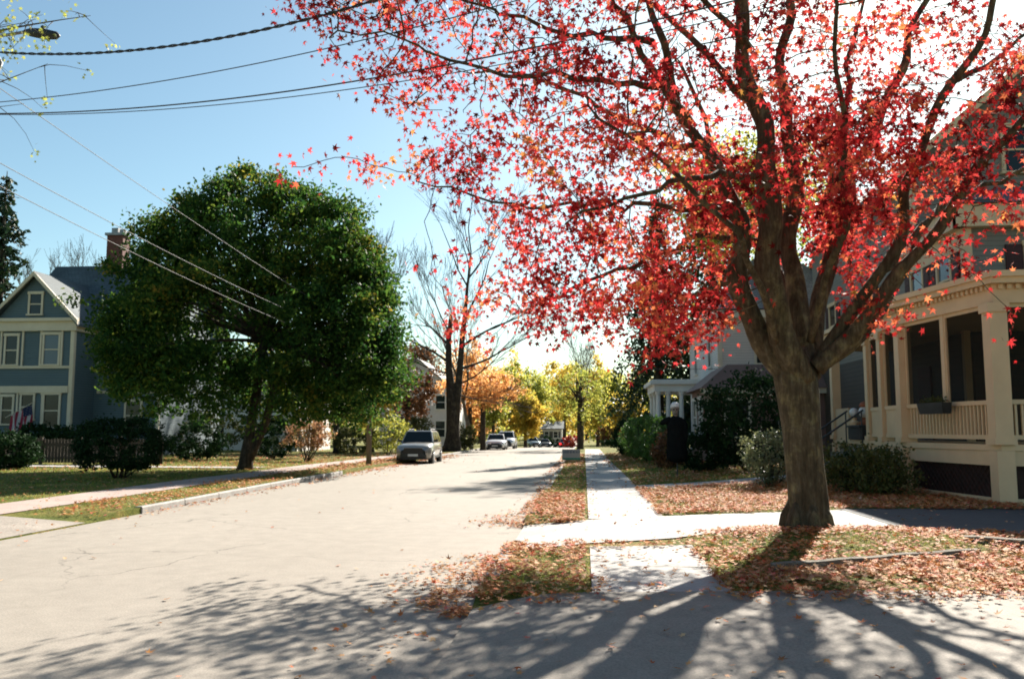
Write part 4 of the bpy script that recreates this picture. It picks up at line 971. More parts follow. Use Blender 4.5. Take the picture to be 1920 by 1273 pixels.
# -- grey house with the screened porch, right
def porch_house():
    t = thing('grey_porch_house', 'grey sided house with a beige screened porch at the right edge', 'house', (11,25,0))
    gz = .1
    w_ = MB(); w_.box(10,18,23.2,27.6,gz,7.3); w_.box(10.2,19,27.5,39,gz,9.7)
    w_.hull([(10.2,27.52,9.7),(19,27.52,9.7),(14.6,27.52,13.6)], [(10.2,38.98,9.7),(19,38.98,9.7),(14.6,38.98,13.6)])
    w_.build('wall', M['greywall'], t)
    rf = MB(); gable(rf, 10.2,19,27.5,39,9.75,13.65,'y',.45,.15)
    # low hip roof over the front block
    rf.hull([(9.6,22.8,7.45),(18.4,22.8,7.45),(18.4,27.45,7.45),(9.6,27.45,7.45)], [(11.5,24.6,8.3),(16.5,24.6,8.3),(16.5,27.44,8.3),(11.5,27.44,8.3)])
    rf.build('roof', M['roof_dark'], t)
    tr = MB(); FL = frame((10,27.6,0),(0,-1,0)); FF = frame((10,23.2,0),(1,0,0))
    FL = (lambda O: (lambda u,v,n: Vector((10-n, 27.6-u, v))))(0)
    tr.fbox(FL,-.1,4.6,6.85,7.44,0,.28); tr.fbox(FF,-.28,8.3,6.85,7.44,.003,.28); tr.fbox(FL,-.1,4.4,6.3,6.85,0,.08)
    tr.fbox(FF,-.07,.16,gz,6.85,0,.05); tr.fbox(FL,4.22,4.42,gz,6.3,.002,.052)
    FG = frame((10.2,27.5,0),(1,0,0)); tr.fbox(FG,-.05,.2,7.5,9.7,0,.05)
    for s in (-1,1):
        a = Vector((14.6+s*4.85,27.02,9.35)); b = Vector((14.6,27.02,13.5)); d = Vector((0,0,.3)); e = Vector((0,.06,0)); tr.hull([a,b,b+d,a+d],[a+e,b+e,b+d+e,a+d+e])
    tr.build('trim', M['porchpaint'], t)
    # upper windows with maroon shutters
    def win2(F,u): window(F, u, 5.0, 6.35, .8, t, 'porchpaint', 'glass_blue', shut='shutter')
    win2(FL, 1.15); win2(FL, 3.1); win2(FF, 1.95); win2(FF, 5.2)
    window(FG, 3.4, 9.6, 11.0, .8, t, 'porchpaint'); window(FF, 3.2, 1.7, 3.3, 1.0, t, 'porchpaint')
    FS = lambda u,v,n: Vector((10.2-n, 39-u, v))
    window(FS, 3, 5.0, 6.6, .8, t, 'porchpaint', shut='shutter'); window(FS, 7.5, 5.0, 6.6, .8, t, 'porchpaint', shut='shutter')
    dr = MB(); dr.fbox(FL,1.2,2.1,1.3,3.4,.11,.16); dr.build('door', M['shutter'], t)
    # porch plan
    Z0, Z1, ZF = 1.30, 4.12, 4.60
    plan = [(14.5,17.75),(8.25,18.0),(7.68,21.5),(7.75,23.1),(7.95,24.8),(8.1,28.8),(9.99,28.8)]
    back = [(9.99,23.19),(14.5,23.19)]
    def offp(pl, d):
        out = []
        for i, p in enumerate(pl):
            a = Vector(pl[max(i-1,0)]); b = Vector(pl[min(i+1,len(pl)-1)]); tt = (b-a).normalized(); nn = Vector((tt.y,-tt.x))*-1
            # outward is to the left of travel here (street side)
            nn = Vector((-tt.y, tt.x)); nn = nn if nn.dot(Vector((11,22))-Vector(p)) < 0 else -nn
            out.append((p[0]+nn.x*d, p[1]+nn.y*d))
        return out
    dk = MB(); dk.prism(offp(plan,.10)+back, Z0-.12, Z0); dk.build('porch_deck', M['porchpaint'], t)
    pr = MB(); pr.prism(offp(plan,.42)+back, ZF+.02, ZF+.14); pr.prism(offp(plan,.34)+back, ZF-.10, ZF+.02); pr.prism(offp(plan,.12)+back, Z1, ZF-.10)
    pr.build('porch_roof', M['porchpaint'], t)
    rt = MB()
    a = offp(plan,.40)+back; n = len(a); cxy = Vector((11.2,22.9))
    b_ = [tuple(Vector(p).lerp(cxy,.45)) for p in a]
    rt.hull([(p[0],p[1],ZF+.145) for p in a], [(p[0] if p[0] < 9.9 or p[1] < 23 else p[0],p[1],ZF+.34) for p in b_]); rt.build('porch_roof_cover', M['roof_grey'], t)
    # posts
    for (x,y,wd) in ((8.25,18.0,.17),(7.68,21.5,.15),(7.75,23.1,.12),(7.95,24.8,.12),(8.1,28.7,.13),(11.5,17.87,.15),(14.4,17.75,.15)):
        p = MB(); p.box(x-wd,x+wd,y-wd,y+wd,gz-.1,Z0-.121); p.box(x-wd,x+wd,y-wd,y+wd,Z0+.001,Z1); p.box(x-wd-.04,x+wd+.04,y-wd-.04,y+wd+.04,Z0+.001,Z0+.12); p.box(x-wd-.04,x+wd+.04,y-wd-.04,y+wd+.04,Z1-.18,Z1-.002)
        p.build('post', M['porchpaint'], t)
    # each bay: mullion, rail, balusters, screen, lattice
    for i in range(4):
        A, B = Vector((*plan[i],0)), Vector((*plan[i+1],0))
        L = (B-A).length; F0 = frame(A, B-A)
        ctr = (A+B)/2; nrm = F0(0,0,1)-F0(0,0,0)
        sgn = 1 if nrm.dot(Vector((11,22,0))-ctr) < 0 else -1
        F = (lambda F0, sgn: (lambda u,v,n: F0(u,v,n*sgn)))(F0, sgn)
        ends = (.17, L-.17)
        nseg = {0:4,1:2,2:1,3:1}[i]
        rl = MB(); rl.fbox(F,ends[0],ends[1],Z0+.10,Z0+.19,-.05,.05); rl.fbox(F,ends[0],ends[1],Z0+.80,Z0+.89,-.06,.06)
        if i < 2:
            nb = int((ends[1]-ends[0])/.125)
            for k in range(1,nb): u = ends[0]+(ends[1]-ends[0])*k/nb; rl.fbox(F,u-.022,u+.022,Z0+.19,Z0+.80,-.022,.022)
        else: rl.fbox(F,ends[0],ends[1],Z0+.19,Z0+.80,-.03,.03)
        rl.build('railing', M['porchpaint'], t)
        for k in range(1,nseg):
            u = L*k/nseg; q = MB(); q.fbox(F,u-.055,u+.055,Z0+.89,Z1,-.05,.05); q.build('mullion', M['porchpaint'], t)
        fr = MB()
        for k in range(nseg):
            u0 = L*k/nseg+(.171 if k == 0 else .056); u1 = L*(k+1)/nseg-(.171 if k == nseg-1 else .056)
            fr.fbox(F,u0,u0+.05,Z0+.9,Z1-.002,-.03,.035); fr.fbox(F,u1-.05,u1,Z0+.9,Z1-.002,-.03,.035); fr.fbox(F,u0+.05,u1-.05,Z1-.08,Z1-.002,-.03,.035)
        fo = fr.build('screen_frame', M['porchpaint'], t)
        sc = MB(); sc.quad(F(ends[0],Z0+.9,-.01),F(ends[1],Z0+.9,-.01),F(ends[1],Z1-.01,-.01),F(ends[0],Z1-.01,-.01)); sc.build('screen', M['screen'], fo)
        # skirt: boards and lattice
        sk = MB(); sk.fbox(F,ends[0],ends[1],Z0-.42,Z0-.125,-.04,.05); sk.fbox(F,ends[0],ends[1],gz-.02,gz+.14,-.04,.05); sk.build('skirt_board', M['porchpaint'], t)
        la = MB(); la.fbox(F,ends[0],ends[1],gz+.14,Z0-.42,-.06,-.05)
        nl = int(L/.16)
        for k in range(nl+4):
            for s in (-1,1):
                u = ends[0]+k*.16; hgt = Z0-.42-gz-.14
                u2 = u+s*hgt
                if u2 < ends[0] or u2 > ends[1] or u > ends[1]: continue
                P0 = F(u,gz+.14,-.03+.004*s); P1 = F(u2,Z0-.42,-.03+.004*s); la.tube([P0,P1], .014, 4, cap=False)
        la.build('lattice', M['lattice'], t)
    # dentils under the cornice
    dn = MB()
    for i in range(3):
        A, B = Vector((*offp(plan,.13)[i],0)), Vector((*offp(plan,.13)[i+1],0)); L = (B-A).length; d = (B-A).normalized(); k = 0
        while k*.16 < L-.1:
            p = A+d*(k*.16+.05); nn = Vector((-d.y,d.x,0)); nn = nn if nn.dot(Vector((11,22,0))-p) < 0 else -nn
            q = [p, p+d*.08, p+d*.08+nn*.07, p+nn*.07]
            dn.hull([(v.x,v.y,ZF-.20) for v in q], [(v.x,v.y,ZF-.11) for v in q]); k += 1
    o = dn.build('dentils', M['porchpaint'], t); o['kind'] = 'stuff'
    M['innerwall'] = siding('brown_shaded_wall', (.075,.052,.034), .16)
    iw = MB(); iw.box(9.90,9.985,23.12,38.9,.1,4.09); iw.box(9.99,14.5,23.02,23.19,Z0+.002,4.09); iw.build('inner_wall', M['innerwall'], t)  # brown entry wall; the dark panels also put shade into the porch
    # open entrance side: rail wall and stairs
    wl = MB(); wl.box(8.04,8.12,27.2,28.56,Z0+.001,Z0+.95); wl.box(8.10,8.18,24.95,27.2,gz,Z0-.13); wl.box(8.04,8.12,27.2,28.5,gz,Z0-.13); wl.build('porch_wall', M['porchpaint'], t)
    st = MB()
    for k in range(6):
        zz = Z0-.18*(k+1); st.box(7.94-.28*(k+1),7.94-.28*k-.001,25.3,26.9,max(gz-.1,.0),zz)
    st.build('steps', M['deck'], t)
    for y in (25.35,26.85):
        h = MB(); h.tube([(7.9,y,Z0+.85),(6.3,y,gz+.95)], .028, 8); h.tube([(7.85,y,Z0-.1),(7.85,y,Z0+.84)], .02, 6); h.tube([(6.35,y,gz),(6.35,y,gz+.97)], .02, 6); h.build('handrail', M['metal'], t)
    # things inside the porch that read as shapes: back posts
    bp_ = MB(); bp_.box(9.70,9.86,22.85,23.0,Z0+.001,Z1-.001); bp_.box(11.4,11.55,22.9,23.01,Z0+.001,Z1-.001); bp_.box(11.56,13.5,22.95,23.01,3.3,3.42); bp_.build('inner_post', M['porchpaint'], t)
porch_house()
def planter():
    c = Vector((7.85,19.75,2.10)); t = thing('window_box', 'dark window box with small plants hung on the porch railing', 'planter', c)
    m = MB(); d = Vector((-.57, 3.5, 0)).normalized(); F = frame(c-d*.5, d)
    n = F(0,0,1)-F(0,0,0); s = 1 if n.x < 0 else -1
    G = lambda u,v,k: F(u,v,k*s)
    m.hull([G(.05,-.16,.09),G(.95,-.16,.09),G(.95,-.16,.27),G(.05,-.16,.27)], [G(0,.08,.08),G(1,.08,.08),G(1,.08,.31),G(0,.08,.31)])
    m.build('box', M['metal'], t)
    P = np.array([list(G(random.uniform(.05,.95), .10+abs(random.gauss(0,.05)), random.uniform(.1,.3))) for _ in range(260)])
    leaves('plants', P, .035, DIA, M['olive'], t)
planter()
for i, (x, y, z, r_, lab, cap) in enumerate([(7.90,26.2,2.05,.13,'small white globe ornament on the porch step post, left one',0),(8.02,25.6,2.05,.17,'larger white globe ornament with reddish cap and base by the porch steps',1)]):
    t = thing('globe_ornament', lab, 'ornament', (x,y,z-.35), 0, 'globe ornaments at the porch steps')
    m = MB(); m.lathe([(r_*math.sin(a*math.pi/10)+.001, -r_*math.cos(a*math.pi/10)) for a in range(11)], 14, (x,y,z+.05)); m.build('globe', M['white'], t, smooth=True)
    m = MB(); m.lathe([(.14,-.30),(.16,-.22),(.07,-.16),(.09,-.09)], 12, (x,y,z-.02)); m.build('base', M['terracotta' if cap else 'porchpaint'], t)
    if cap:
        m = MB(); m.lathe([(.15,0),(.14,.07),(.10,.13),(.03,.16)], 12, (x,y,z+.19)); m.build('cap', M['terracotta'], t, smooth=True)
t = thing('dark_block', 'dark square block carrying the globe ornaments beside the steps', 'pedestal', (8.1,25.9,0))
m = MB(); m.box(7.80,8.4,25.36,26.5,1.31,1.66); m.box(7.76,8.44,25.32,26.54,1.66,1.72); m.build('block', M['metal'], t, bevel=.01)  # dark capped block below the globe ornaments

# -- white house with brown porch and columned portico, right middle
def white_house():
    t = thing('white_house', 'white and beige house with brown porch wing and flat roofed white portico', 'house', (8,45,.3))
    gz = .2
    m = MB(); m.box(6.5,13.5,42,53,gz,7.3); m.build('wall', M['beigewall'], t)
    m = MB(); m.box(6.44,6.499,42.05,53,gz,7.1); m.build('side_wall', M['whitewall'], t)
    rf = MB(); rf.hull([(6.0,41.5,7.3),(14,41.5,7.3),(14,53.5,7.3),(6.0,53.5,7.3)], [(9.0,46,10.6),(11,46,10.6),(11,50,10.6),(9.0,50,10.6)]); rf.build('roof', M['roof_grey'], t)
    tr = MB(); F = frame((6.5,42,0),(1,0,0)); tr.fbox(F,-.4,7.4,6.9,7.25,0,.45); tr.fbox(F,-.08,.14,gz,6.9,0,.06); G = lambda u,v,n: Vector((6.44-n,53-u,v)); tr.fbox(G,0,10.9,6.9,7.25,0,.4); tr.build('trim', M['cream'], t)
    window(F, 2.2, 4.75, 6.2, .9, t, 'cream'); window(F,4.6,4.75,6.2,.9,t,'cream'); window(G, 3, 4.75, 6.3, .9, t, 'whitepaint'); window(G, 8.4, 4.75, 6.3, .9, t, 'whitepaint')
    w_ = MB(); w_.box(5.15,11,36.6,41.9,gz,3.4); w_.build('wing_wall', M['brownpaint'], t)
    w_ = MB(); w_.hull([(4.8,36.2,3.3),(11.4,36.2,3.3),(11.4,41.95,3.3),(4.8,41.95,3.3)], [(6.1,37.4,4.35),(10.6,37.4,4.35),(10.6,41.94,4.35),(6.1,41.94,4.35)]); w_.build('wing_roof', M['brownpaint'], t)
    F = frame((5.15,36.6,0),(1,0,0)); tr = MB(); tr.fbox(F,-.3,6.1,3.08,3.3,0,.3); tr.fbox(F,-.02,.18,gz,3.08,0,.05); tr.build('wing_trim', M['cream'], t)
    H = lambda u,v,n: Vector((5.15-n,41.9-u,v)); window(H,1.2,1.4,2.9,.9,t,'whitepaint'); window(H,3.2,1.4,2.9,.9,t,'whitepaint'); window(F,1.2,1.3,2.8,.9,t,'cream'); window(F,3.4,1.3,2.8,.9,t,'cream')
    # portico
    pr = MB(); pr.box(3.55,6.43,44.0,48.6,3.5,3.86); pr.box(3.35,6.43,43.8,48.8,3.86,4.05); pr.box(3.45,6.43,43.9,48.7,4.05,4.1); pr.build('portico_roof', M['whitepaint'], t)
    for (x,y) in ((3.75,44.2),(3.75,46.2),(3.75,48.4),(4.9,44.2),(6.2,44.2),(4.25,44.2)):
        c = MB(); c.lathe([(.18,0),(.18,.1),(.13,.14),(.12,1.6),(.105,2.75),(.16,2.85),(.16,2.95)], 12, (x,y,.55)); c.build('column', M['whitepaint'], t, smooth=False)
    c = MB(); c.box(3.5,6.43,43.9,48.7,gz,.55); c.build('portico_floor', M['deck'], t)
    d = MB(); d.fbox(G,6.2,7.2,.6,2.7,.01,.07); d.build('door', M['dark'], t)
    b2 = MB()
    for k in range(22): b2.box(3.6+.12*k,3.63+.12*k,44.04,44.07,.7,1.35)
    b2.box(3.55,6.4,44.02,44.09,1.35,1.42); b2.box(3.55,6.4,44.02,44.09,.64,.70); b2.build('balustrade', M['whitepaint'], t)
white_house()

def simple_house(name, label, x0, x1, y0, y1, z0, ze, za, wall, roof, axis='y', wins=(), trim='whitepaint', group=None, shut=None, chim=False):
    t = thing(name, label, 'house', ((x0+x1)/2,(y0+y1)/2,z0), 0, group)
    m = MB(); m.box(x0,x1,y0,y1,z0-.5,ze)
    if axis == 'y': c = (x0+x1)/2; m.hull([(x0,y0+.01,ze),(x1,y0+.01,ze),(c,y0+.01,za)],[(x0,y1-.01,ze),(x1,y1-.01,ze),(c,y1-.01,za)])
    else: c = (y0+y1)/2; m.hull([(x0+.01,y0,ze),(x0+.01,y1,ze),(x0+.01,c,za)],[(x1-.01,y0,ze),(x1-.01,y1,ze),(x1-.01,c,za)])
    m.build('wall', M[wall], t)
    r_ = MB(); gable(r_, x0,x1,y0,y1,ze+.03,za+.03,axis,.4,.14); ro = r_.build('roof', M[roof], t)
    if chim: q = MB(); q.box((x0+x1)/2-.4,(x0+x1)/2+.4,(y0+y1)/2-.4,(y0+y1)/2+.4,za-.6,za+1.1); q.build('chimney', M['brick'], ro)
    F = frame((x0,y0,0),(1,0,0)); G = lambda u,v,n: Vector((x1+n,y0+u,v)) if x1 < 0 else Vector((x0-n,y1-u,v))
    
    for ua, ub in ((-.05,.15),(x1-x0-.15,x1-x0+.05)): tr = MB(); tr.fbox(F,ua,ub,z0,ze,0,.05); tr.build('corner_trim', M[trim], t)
    for (f, u, v0, v1, wd) in wins: window(F if f == 0 else G, u, v0, v1, wd, t, trim, 'glass', shut=shut)
    return t
simple_house('pale_house', 'pale house glimpsed behind the trunk of the big green maple', -27.5,-20.2,60,68,.2,4.6,7.2,'whitewall','roof_grey','x',[(0,1.5,1.2,2.6,.9),(0,3.6,1.2,2.6,.9),(0,5.8,1.2,2.6,.9),(1,2,1.2,2.6,.9),(1,5,1.2,2.6,.9)])
simple_house('white_cottage', 'white house partly hidden by the twin trunk tree', -20,-12.6,84,92,-.3,5.4,8.4,'whitewall','roof_grey','y',[(0,1.3,.9,2.4,.9),(0,3.6,.9,2.4,.9),(0,6.0,.9,2.4,.9),(0,6.0,3.6,4.9,.9),(0,1.6,3.6,4.9,.9),(1,1.6,.9,2.4,.9),(1,4,.9,2.4,.9),(1,4,3.6,4.9,.9)])
simple_house('far_white_house', 'small white house with dark shutters at the far bend of the road', -10.6,-4.4,172,180,-1.6,1.75,3.1,'whitewall','roof_dark','x',[(0,1.3,.0,1.15,.8),(0,3.2,.0,1.15,.8),(0,5.0,.0,1.15,.8)],shut='cardark')

# ------------------------------------------------------------------ cars
def car(label, x, y, paint, kind='suv', rz=0, facing='front', group=None, lit=False):
    """local: length along Y, nose at -Y, centred"""
    x = fx(x, y); z0 = hz(y)+.002
    t = thing('parked_car', label, 'car', (x,y,z0), rz, group)
    suv = kind == 'suv'
    H = 1.70 if suv else 1.43; belt = 1.08 if suv else .92; gc = .27 if suv else .20; W = .93 if suv else .90; L = 2.35
    st = [(-L,.62,gc+.18,belt-.36),(-L+.06,.80,gc+.04,belt-.26),(-L+.25,W-.03,gc,belt-.14),(-L+.7,W,gc,belt-.08),(-.95,W,gc,belt-.01),(0,W,gc,belt),(1.3,W,gc,belt),(L-.35,W-.01,gc,belt-(0 if suv else .04)),(L-.06,W-.08,gc+.05,belt-.08),(L,W-.2,gc+.2,belt-.16)]
    def ring(y,w_,zb,zt):
        h = zt-zb; half = [(0,zb),(w_*.86,zb),(w_*.97,zb+.10*h),(w_,zb+.35*h),(w_*1.0,zb+.6*h),(w_*.965,zb+.85*h),(w_*.88,zt-.01),(w_*.5,zt+.035),(0,zt+.05)]
        return [(a,y,b) for a,b in half]+[(-a,y,b) for a,b in half[-2:0:-1]]
    m = MB(); rings = [ring(*s) for s in st]; n = len(rings[0])
    m.v = [p for r_ in rings for p in r_]
    for i in range(len(rings)-1):
        for k in range(n): k2 = (k+1)%n; m.f.append((i*n+k,i*n+k2,(i+1)*n+k2,(i+1)*n+k))
    m.f.append(tuple(range(n))); m.f.append(tuple(range((len(rings)-1)*n,len(rings)*n))[::-1])
    bo = m.build('body', paint, t, smooth=True, local=True)
    # cabin
    yf, yr = -1.02, (L-.15 if suv else 1.75); tf, trr = -.42, (L-.55 if suv else .95)
    wb, wt = W*.93, W*.74
    def cab(zb, zt, ww_b, ww_t, e=0):
        b = [(-ww_b,yf+e,zb),(ww_b,yf+e,zb),(ww_b,yr-e,zb),(-ww_b,yr-e,zb)]
        u = [(-ww_t,tf+e,zt),(ww_t,tf+e,zt),(ww_t,trr-e,zt),(-ww_t,trr-e,zt)]
        return b, u
    b, u = cab(belt-.04,H-.05,wb,wt); m = MB(); m.hull(b,u)
    rb = [(-wt,tf,H-.05),(wt,tf,H-.05),(wt,trr,H-.05),(-wt,trr,H-.05)]; rt_ = [(-wt*.9,tf+.12,H),(wt*.9,tf+.12,H),(wt*.9,trr-.1,H),(-wt*.9,trr-.1,H)]; m.hull(rb,rt_)
    m.build('cabin', paint, t, local=True, bevel=.04)
    def panel(name, P, mat, inset=.0, out=(0,0,0), shrink=.08, par=t):
        c = sum((Vector(p) for p in P), Vector())/4; q = MB()
        Q = [Vector(p).lerp(c, shrink)+Vector(out) for p in P]; q.quad(*Q); nn = (Q[1]-Q[0]).cross(Q[3]-Q[0]).normalized()*.01
        q.v = []; q.f = []; q.hull([v-nn for v in Q],[v+nn for v in Q]); return q.build(name, mat, par, local=True)
    panel('windshield', [b[0],b[1],u[1],u[0]], M['glass'], out=(0,-.012,.008), shrink=.10)
    panel('rear_window', [b[3],b[2],u[2],u[3]], M['glass'], out=(0,.014,.005), shrink=.14)
    for s in (0,1):
        P = ([b[1],b[2],u[2],u[1]] if s else [b[0],b[3],u[3],u[0]]); P = [Vector(p) for p in P]; sx = .014 if s else -.014
        for (f0,f1) in ((.05,.36),(.40,.68),(.72,.94)) if suv else ((.08,.46),(.50,.90)):
            Q = [P[0].lerp(P[1],f0),P[0].lerp(P[1],f1),P[3].lerp(P[2],f1),P[3].lerp(P[2],f0)]; panel('side_window', Q, M['glass'], out=(sx,0,.004), shrink=.10)
    # wheels with dark arches
    for sx in (-1,1):
        for wy in (-L+.88, L-.85):
            a = MB(); r0 = .42 if suv else .38
            a.tube([(sx*(W-.10),wy,.34),(sx*(W+.012),wy,.34)], r0, 20); a.build('wheel_arch', M['trimblack'], t, local=True)
            wr = .35 if suv else .32
            wl = MB(); wl.tube([(sx*(W-.24),wy,wr),(sx*(W-.22),wy,wr),(sx*(W+.0),wy,wr),(sx*(W+.03),wy,wr)], [wr-.03,wr,wr,wr-.03], 22); wo = wl.build('wheel', M['rubber'], t, local=True)
            ri = MB(); ri.tube([(sx*(W+.02),wy,wr),(sx*(W+.045),wy,wr)], [wr*.62,wr*.56], 16); ri.build('rim', M['rim'], wo, local=True)
    # nose
    fy = -L
    g = MB(); gw = .58 if suv else .44; g.hull([(-gw,fy-.03,.50 if suv else .42),(gw,fy-.03,.50 if suv else .42),(gw-.12,fy-.03,.82 if suv else .60),(-gw+.12,fy-.03,.82 if suv else .60)], [(-gw,fy+.16,.48 if suv else .42),(gw,fy+.16,.48 if suv else .42),(gw-.08,fy+.22,.86 if suv else .64),(-gw+.08,fy+.22,.86 if suv else .64)]); g.build('grille', M['trimblack'], t, local=True)
    if suv:
        gb = MB(); [gb.box(-.38,.38,fy-.045,fy-.032,.57+.06*k,.585+.06*k) for k in range(3)]; gb.build('grille_bars', M['metal'], t, local=True)
    bp = MB(); bp.hull([(-.62,fy-.06,gc+.12),(.62,fy-.06,gc+.12),(.60,fy-.06,gc+.25),(-.60,fy-.06,gc+.25)], [(-.90,fy+.35,gc+.08),(.90,fy+.35,gc+.08),(.90,fy+.35,gc+.26),(-.90,fy+.35,gc+.26)]); bp.build('bumper', M['trimblack'] if not suv else M['metal'], t, local=True)
    lo = MB(); lo.hull([(-.60,fy-.02,gc-.04),(.60,fy-.02,gc-.04),(.62,fy-.02,gc+.115),(-.62,fy-.02,gc+.115)], [(-.86,fy+.4,gc-.04),(.86,fy+.4,gc-.04),(.88,fy+.4,gc+.115),(-.88,fy+.4,gc+.115)]); lo.build('air_dam', M['trimblack'], t, local=True)
    zl = .80 if suv else .66
    for s in (-1,1):
        h = MB(); h.hull([(s*.50,fy-.0,zl-.13),(s*.76,fy+.12,zl-.14),(s*.76,fy+.14,zl+.02),(s*.50,fy+.03,zl)], [(s*.50,fy+.2,zl-.13),(s*.90,fy+.42,zl-.12),(s*.88,fy+.44,zl+.05),(s*.50,fy+.2,zl+.01)]); h.build('headlight', M['lamp'], t, local=True)
        tl = MB(); tl.box(*(sorted((s*.58,s*.86))),L-.14,L+.012,belt-.38,belt-.14); tl.build('tail_light', M['tail'] if lit else M['terracotta'], t, local=True)
        mi = MB(); mi.hull([(s*(wb+.01),-.86,belt+.02),(s*(wb+.20),-.84,belt+.03),(s*(wb+.20),-.84,belt+.17),(s*(wb+.01),-.86,belt+.14)],[(s*(wb+.01),-.76,belt+.02),(s*(wb+.18),-.74,belt+.04),(s*(wb+.18),-.74,belt+.15),(s*(wb+.01),-.76,belt+.14)]); mi.build('mirror', M['trimblack'], t, local=True)
        sd = MB(); sd.box(*(sorted((s*(W-.02),s*(W+.018)))),-L+1.35,L-1.3,gc+.02,gc+.14); sd.build('sill', M['trimblack'], t, local=True)
    pl = MB(); pl.box(-.26,.26,(L+.0 if facing == 'rear' else fy-.078),(L+.03 if facing == 'rear' else fy-.062),(.62 if facing == 'rear' else gc+.125),(.75 if facing == 'rear' else gc+.24)); pl.build('license_plate', M['plate'], t, local=True)
    if suv:
        for s in (-1,1): rk = MB(); rk.tube([(s*.58,-.2,H-.01),(s*.58,-.1,H+.06),(s*.58,1.5,H+.06),(s*.58,1.6,H-.01)], .02, 6); rk.build('roof_rail', M['trimblack'], t, local=True)
    wp = MB(); wp.tube([(-.5,-1.06,belt+.03),(.05,-.96,belt+.10)], .012, 5); wp.tube([(.05,-1.06,belt+.03),(.6,-.96,belt+.10)], .012, 5); wp.build('wipers', M['trimblack'], t, local=True)
    return t
car('silver sport utility car parked facing the camera on the left', -8.75, 46.2, M['silver'], 'suv', R(2))
car('white sedan parked beyond the silver car, nose towards the camera', -8.1, 80, M['carwhite'], 'sedan', R(2))
car('taller white car parked just behind the white sedan', -7.75, 86.5, M['carwhite'], 'suv', R(1))
car('distant blue grey car at the left of the far road end', -8.9, 148, M['carblue'], 'suv', R(20))
car('distant dark car beside the blue grey one', -6.9, 151, M['cardark'], 'sedan', R(10))
car('distant low dark red car showing lit red tail lights', -2.9, 134, M['carred'], 'sedan', R(180), 'rear', lit=True)

# ------------------------------------------------------------------ poles, wires, lamp, signs
def upole(x, y, h, label, s=1):
    z0 = ground(x,y); t = thing('utility_pole', label, 'pole', (x,y,z0), 0)
    m = MB(); m.tube([(x,y,z0-.2),(x,y,z0+h*.5),(x,y,z0+h)], [.125,.115,.10], 12); m.build('post', M['pole'], t, smooth=True)
    c = MB(); c.box(min(x-.06*s,x+1.0*s),max(x-.06*s,x+1.0*s),y-.05,y+.05,z0+h-.9,z0+h-.8); c.build('crossarm', M['pole'], t)
    for k in range(3):
        i_ = MB(); i_.lathe([(.03,0),(.05,.04),(.03,.08),(.05,.12),(.02,.16)], 8, (x+s*(.25+k*.33),y,z0+h-.8)); i_.build('insulator', M['galv'], t)
    return t
upole(-9.6, 38.3, 6.7, 'wooden utility pole on the left verge, its top lost in the green maple')
upole(-10.3, 13.6, 8.6, 'wooden utility pole just outside the left edge that carries the street lamp', -1)
t = thing('street_lamp', 'street lamp head on a curved arm reaching in at the upper left', 'street lamp', (-10.2,13.6,7.6))
m = MB(); e = at(50,60,13.6); m.tube([(-10.18,13.6,7.4),(-10.0,13.6,7.9),at(-20,72,13.6),e], [.035,.032,.03,.028], 8); m.build('arm', M['galv'], t, smooth=True)
m = MB(); a, b_ = at(46,60,13.6), at(112,68,13.6); m.tube([a,a.lerp(b_,.2),a.lerp(b_,.55),a.lerp(b_,.9),b_], [.035,.075,.095,.07,.02], 10); m.build('lamp_head', M['metal'], t, smooth=True)
m = MB(); p0 = at(80,56,13.6); m.lathe([(.035,-.03),(.035,.05),(.02,.07)], 10, p0); m.build('photocell', M['metal'], t)
def wire(label, A, B, sag, r, mat='wire', name='overhead_wire', twist=0, group=None, mid=None):
    pts = []; N = 40
    for i in range(N+1):
        s = i/N; p = A.lerp(B, s); p.z -= sag*4*s*(1-s); pts.append(p)
    t = MB()
    if twist:
        for ph in (0, math.pi):
            q = []
            for i in range(N*6+1):
                s = i/(N*6); p = A.lerp(B, s); p.z -= sag*4*s*(1-s); an = s*twist*2*math.pi+ph
                q.append(p+Vector((0, r*.8*math.cos(an), r*.8*math.sin(an))))
            t.tube(q, r*.75, 5, cap=False)
    else: t.tube(pts, r, 5, cap=False)
    o = t.build(name, M[mat], smooth=True)
    return tag(o, label, 'wire', group)
g_ = 'overhead wires across the sky'
wire('thick twisted cable curving up to the right across the top left sky', at(-140,80,13.6), at(1500,-340,9.0), 1.1, .016, twist=34, group=g_)
wire('thin upper wire crossing the sky below the twisted cable', at(-40,195,14.2), at(1500,-160,9.5), .38, .008, group=g_)
wire('lowest wire crossing the sky from the left edge', at(-60,213,14.0), at(1500,-30,9.5), .42, .011, group=g_)
wire('faint wire running just under the lowest sky wire', at(-60,214,14.1), at(1500,0,9.8), .42, .007, group=g_)
g_ = 'service wires running into the green maple'
TOP = Vector((-9.5,38.3,6.1))
for (px0,py0,px1,py1,Y1,lab) in ((0,162,605,573,31.2,'topmost pale wire slanting down into the green maple'),(0,302,530,577,27.4,'middle pale wire slanting down into the green maple'),(0,345,535,605,27.6,'lowest pale wire slanting down into the green maple')):
    a = at(px0,py0,13.9); b = at(px1,py1,Y1); d = (b-a); wire(lab, a-d*.12, b, .10, .0075, 'wire_grey', group=g_)
wire('thin wire crossing high above the far end of the street', at(850,655,60), at(1420,690,40), .5, .012)
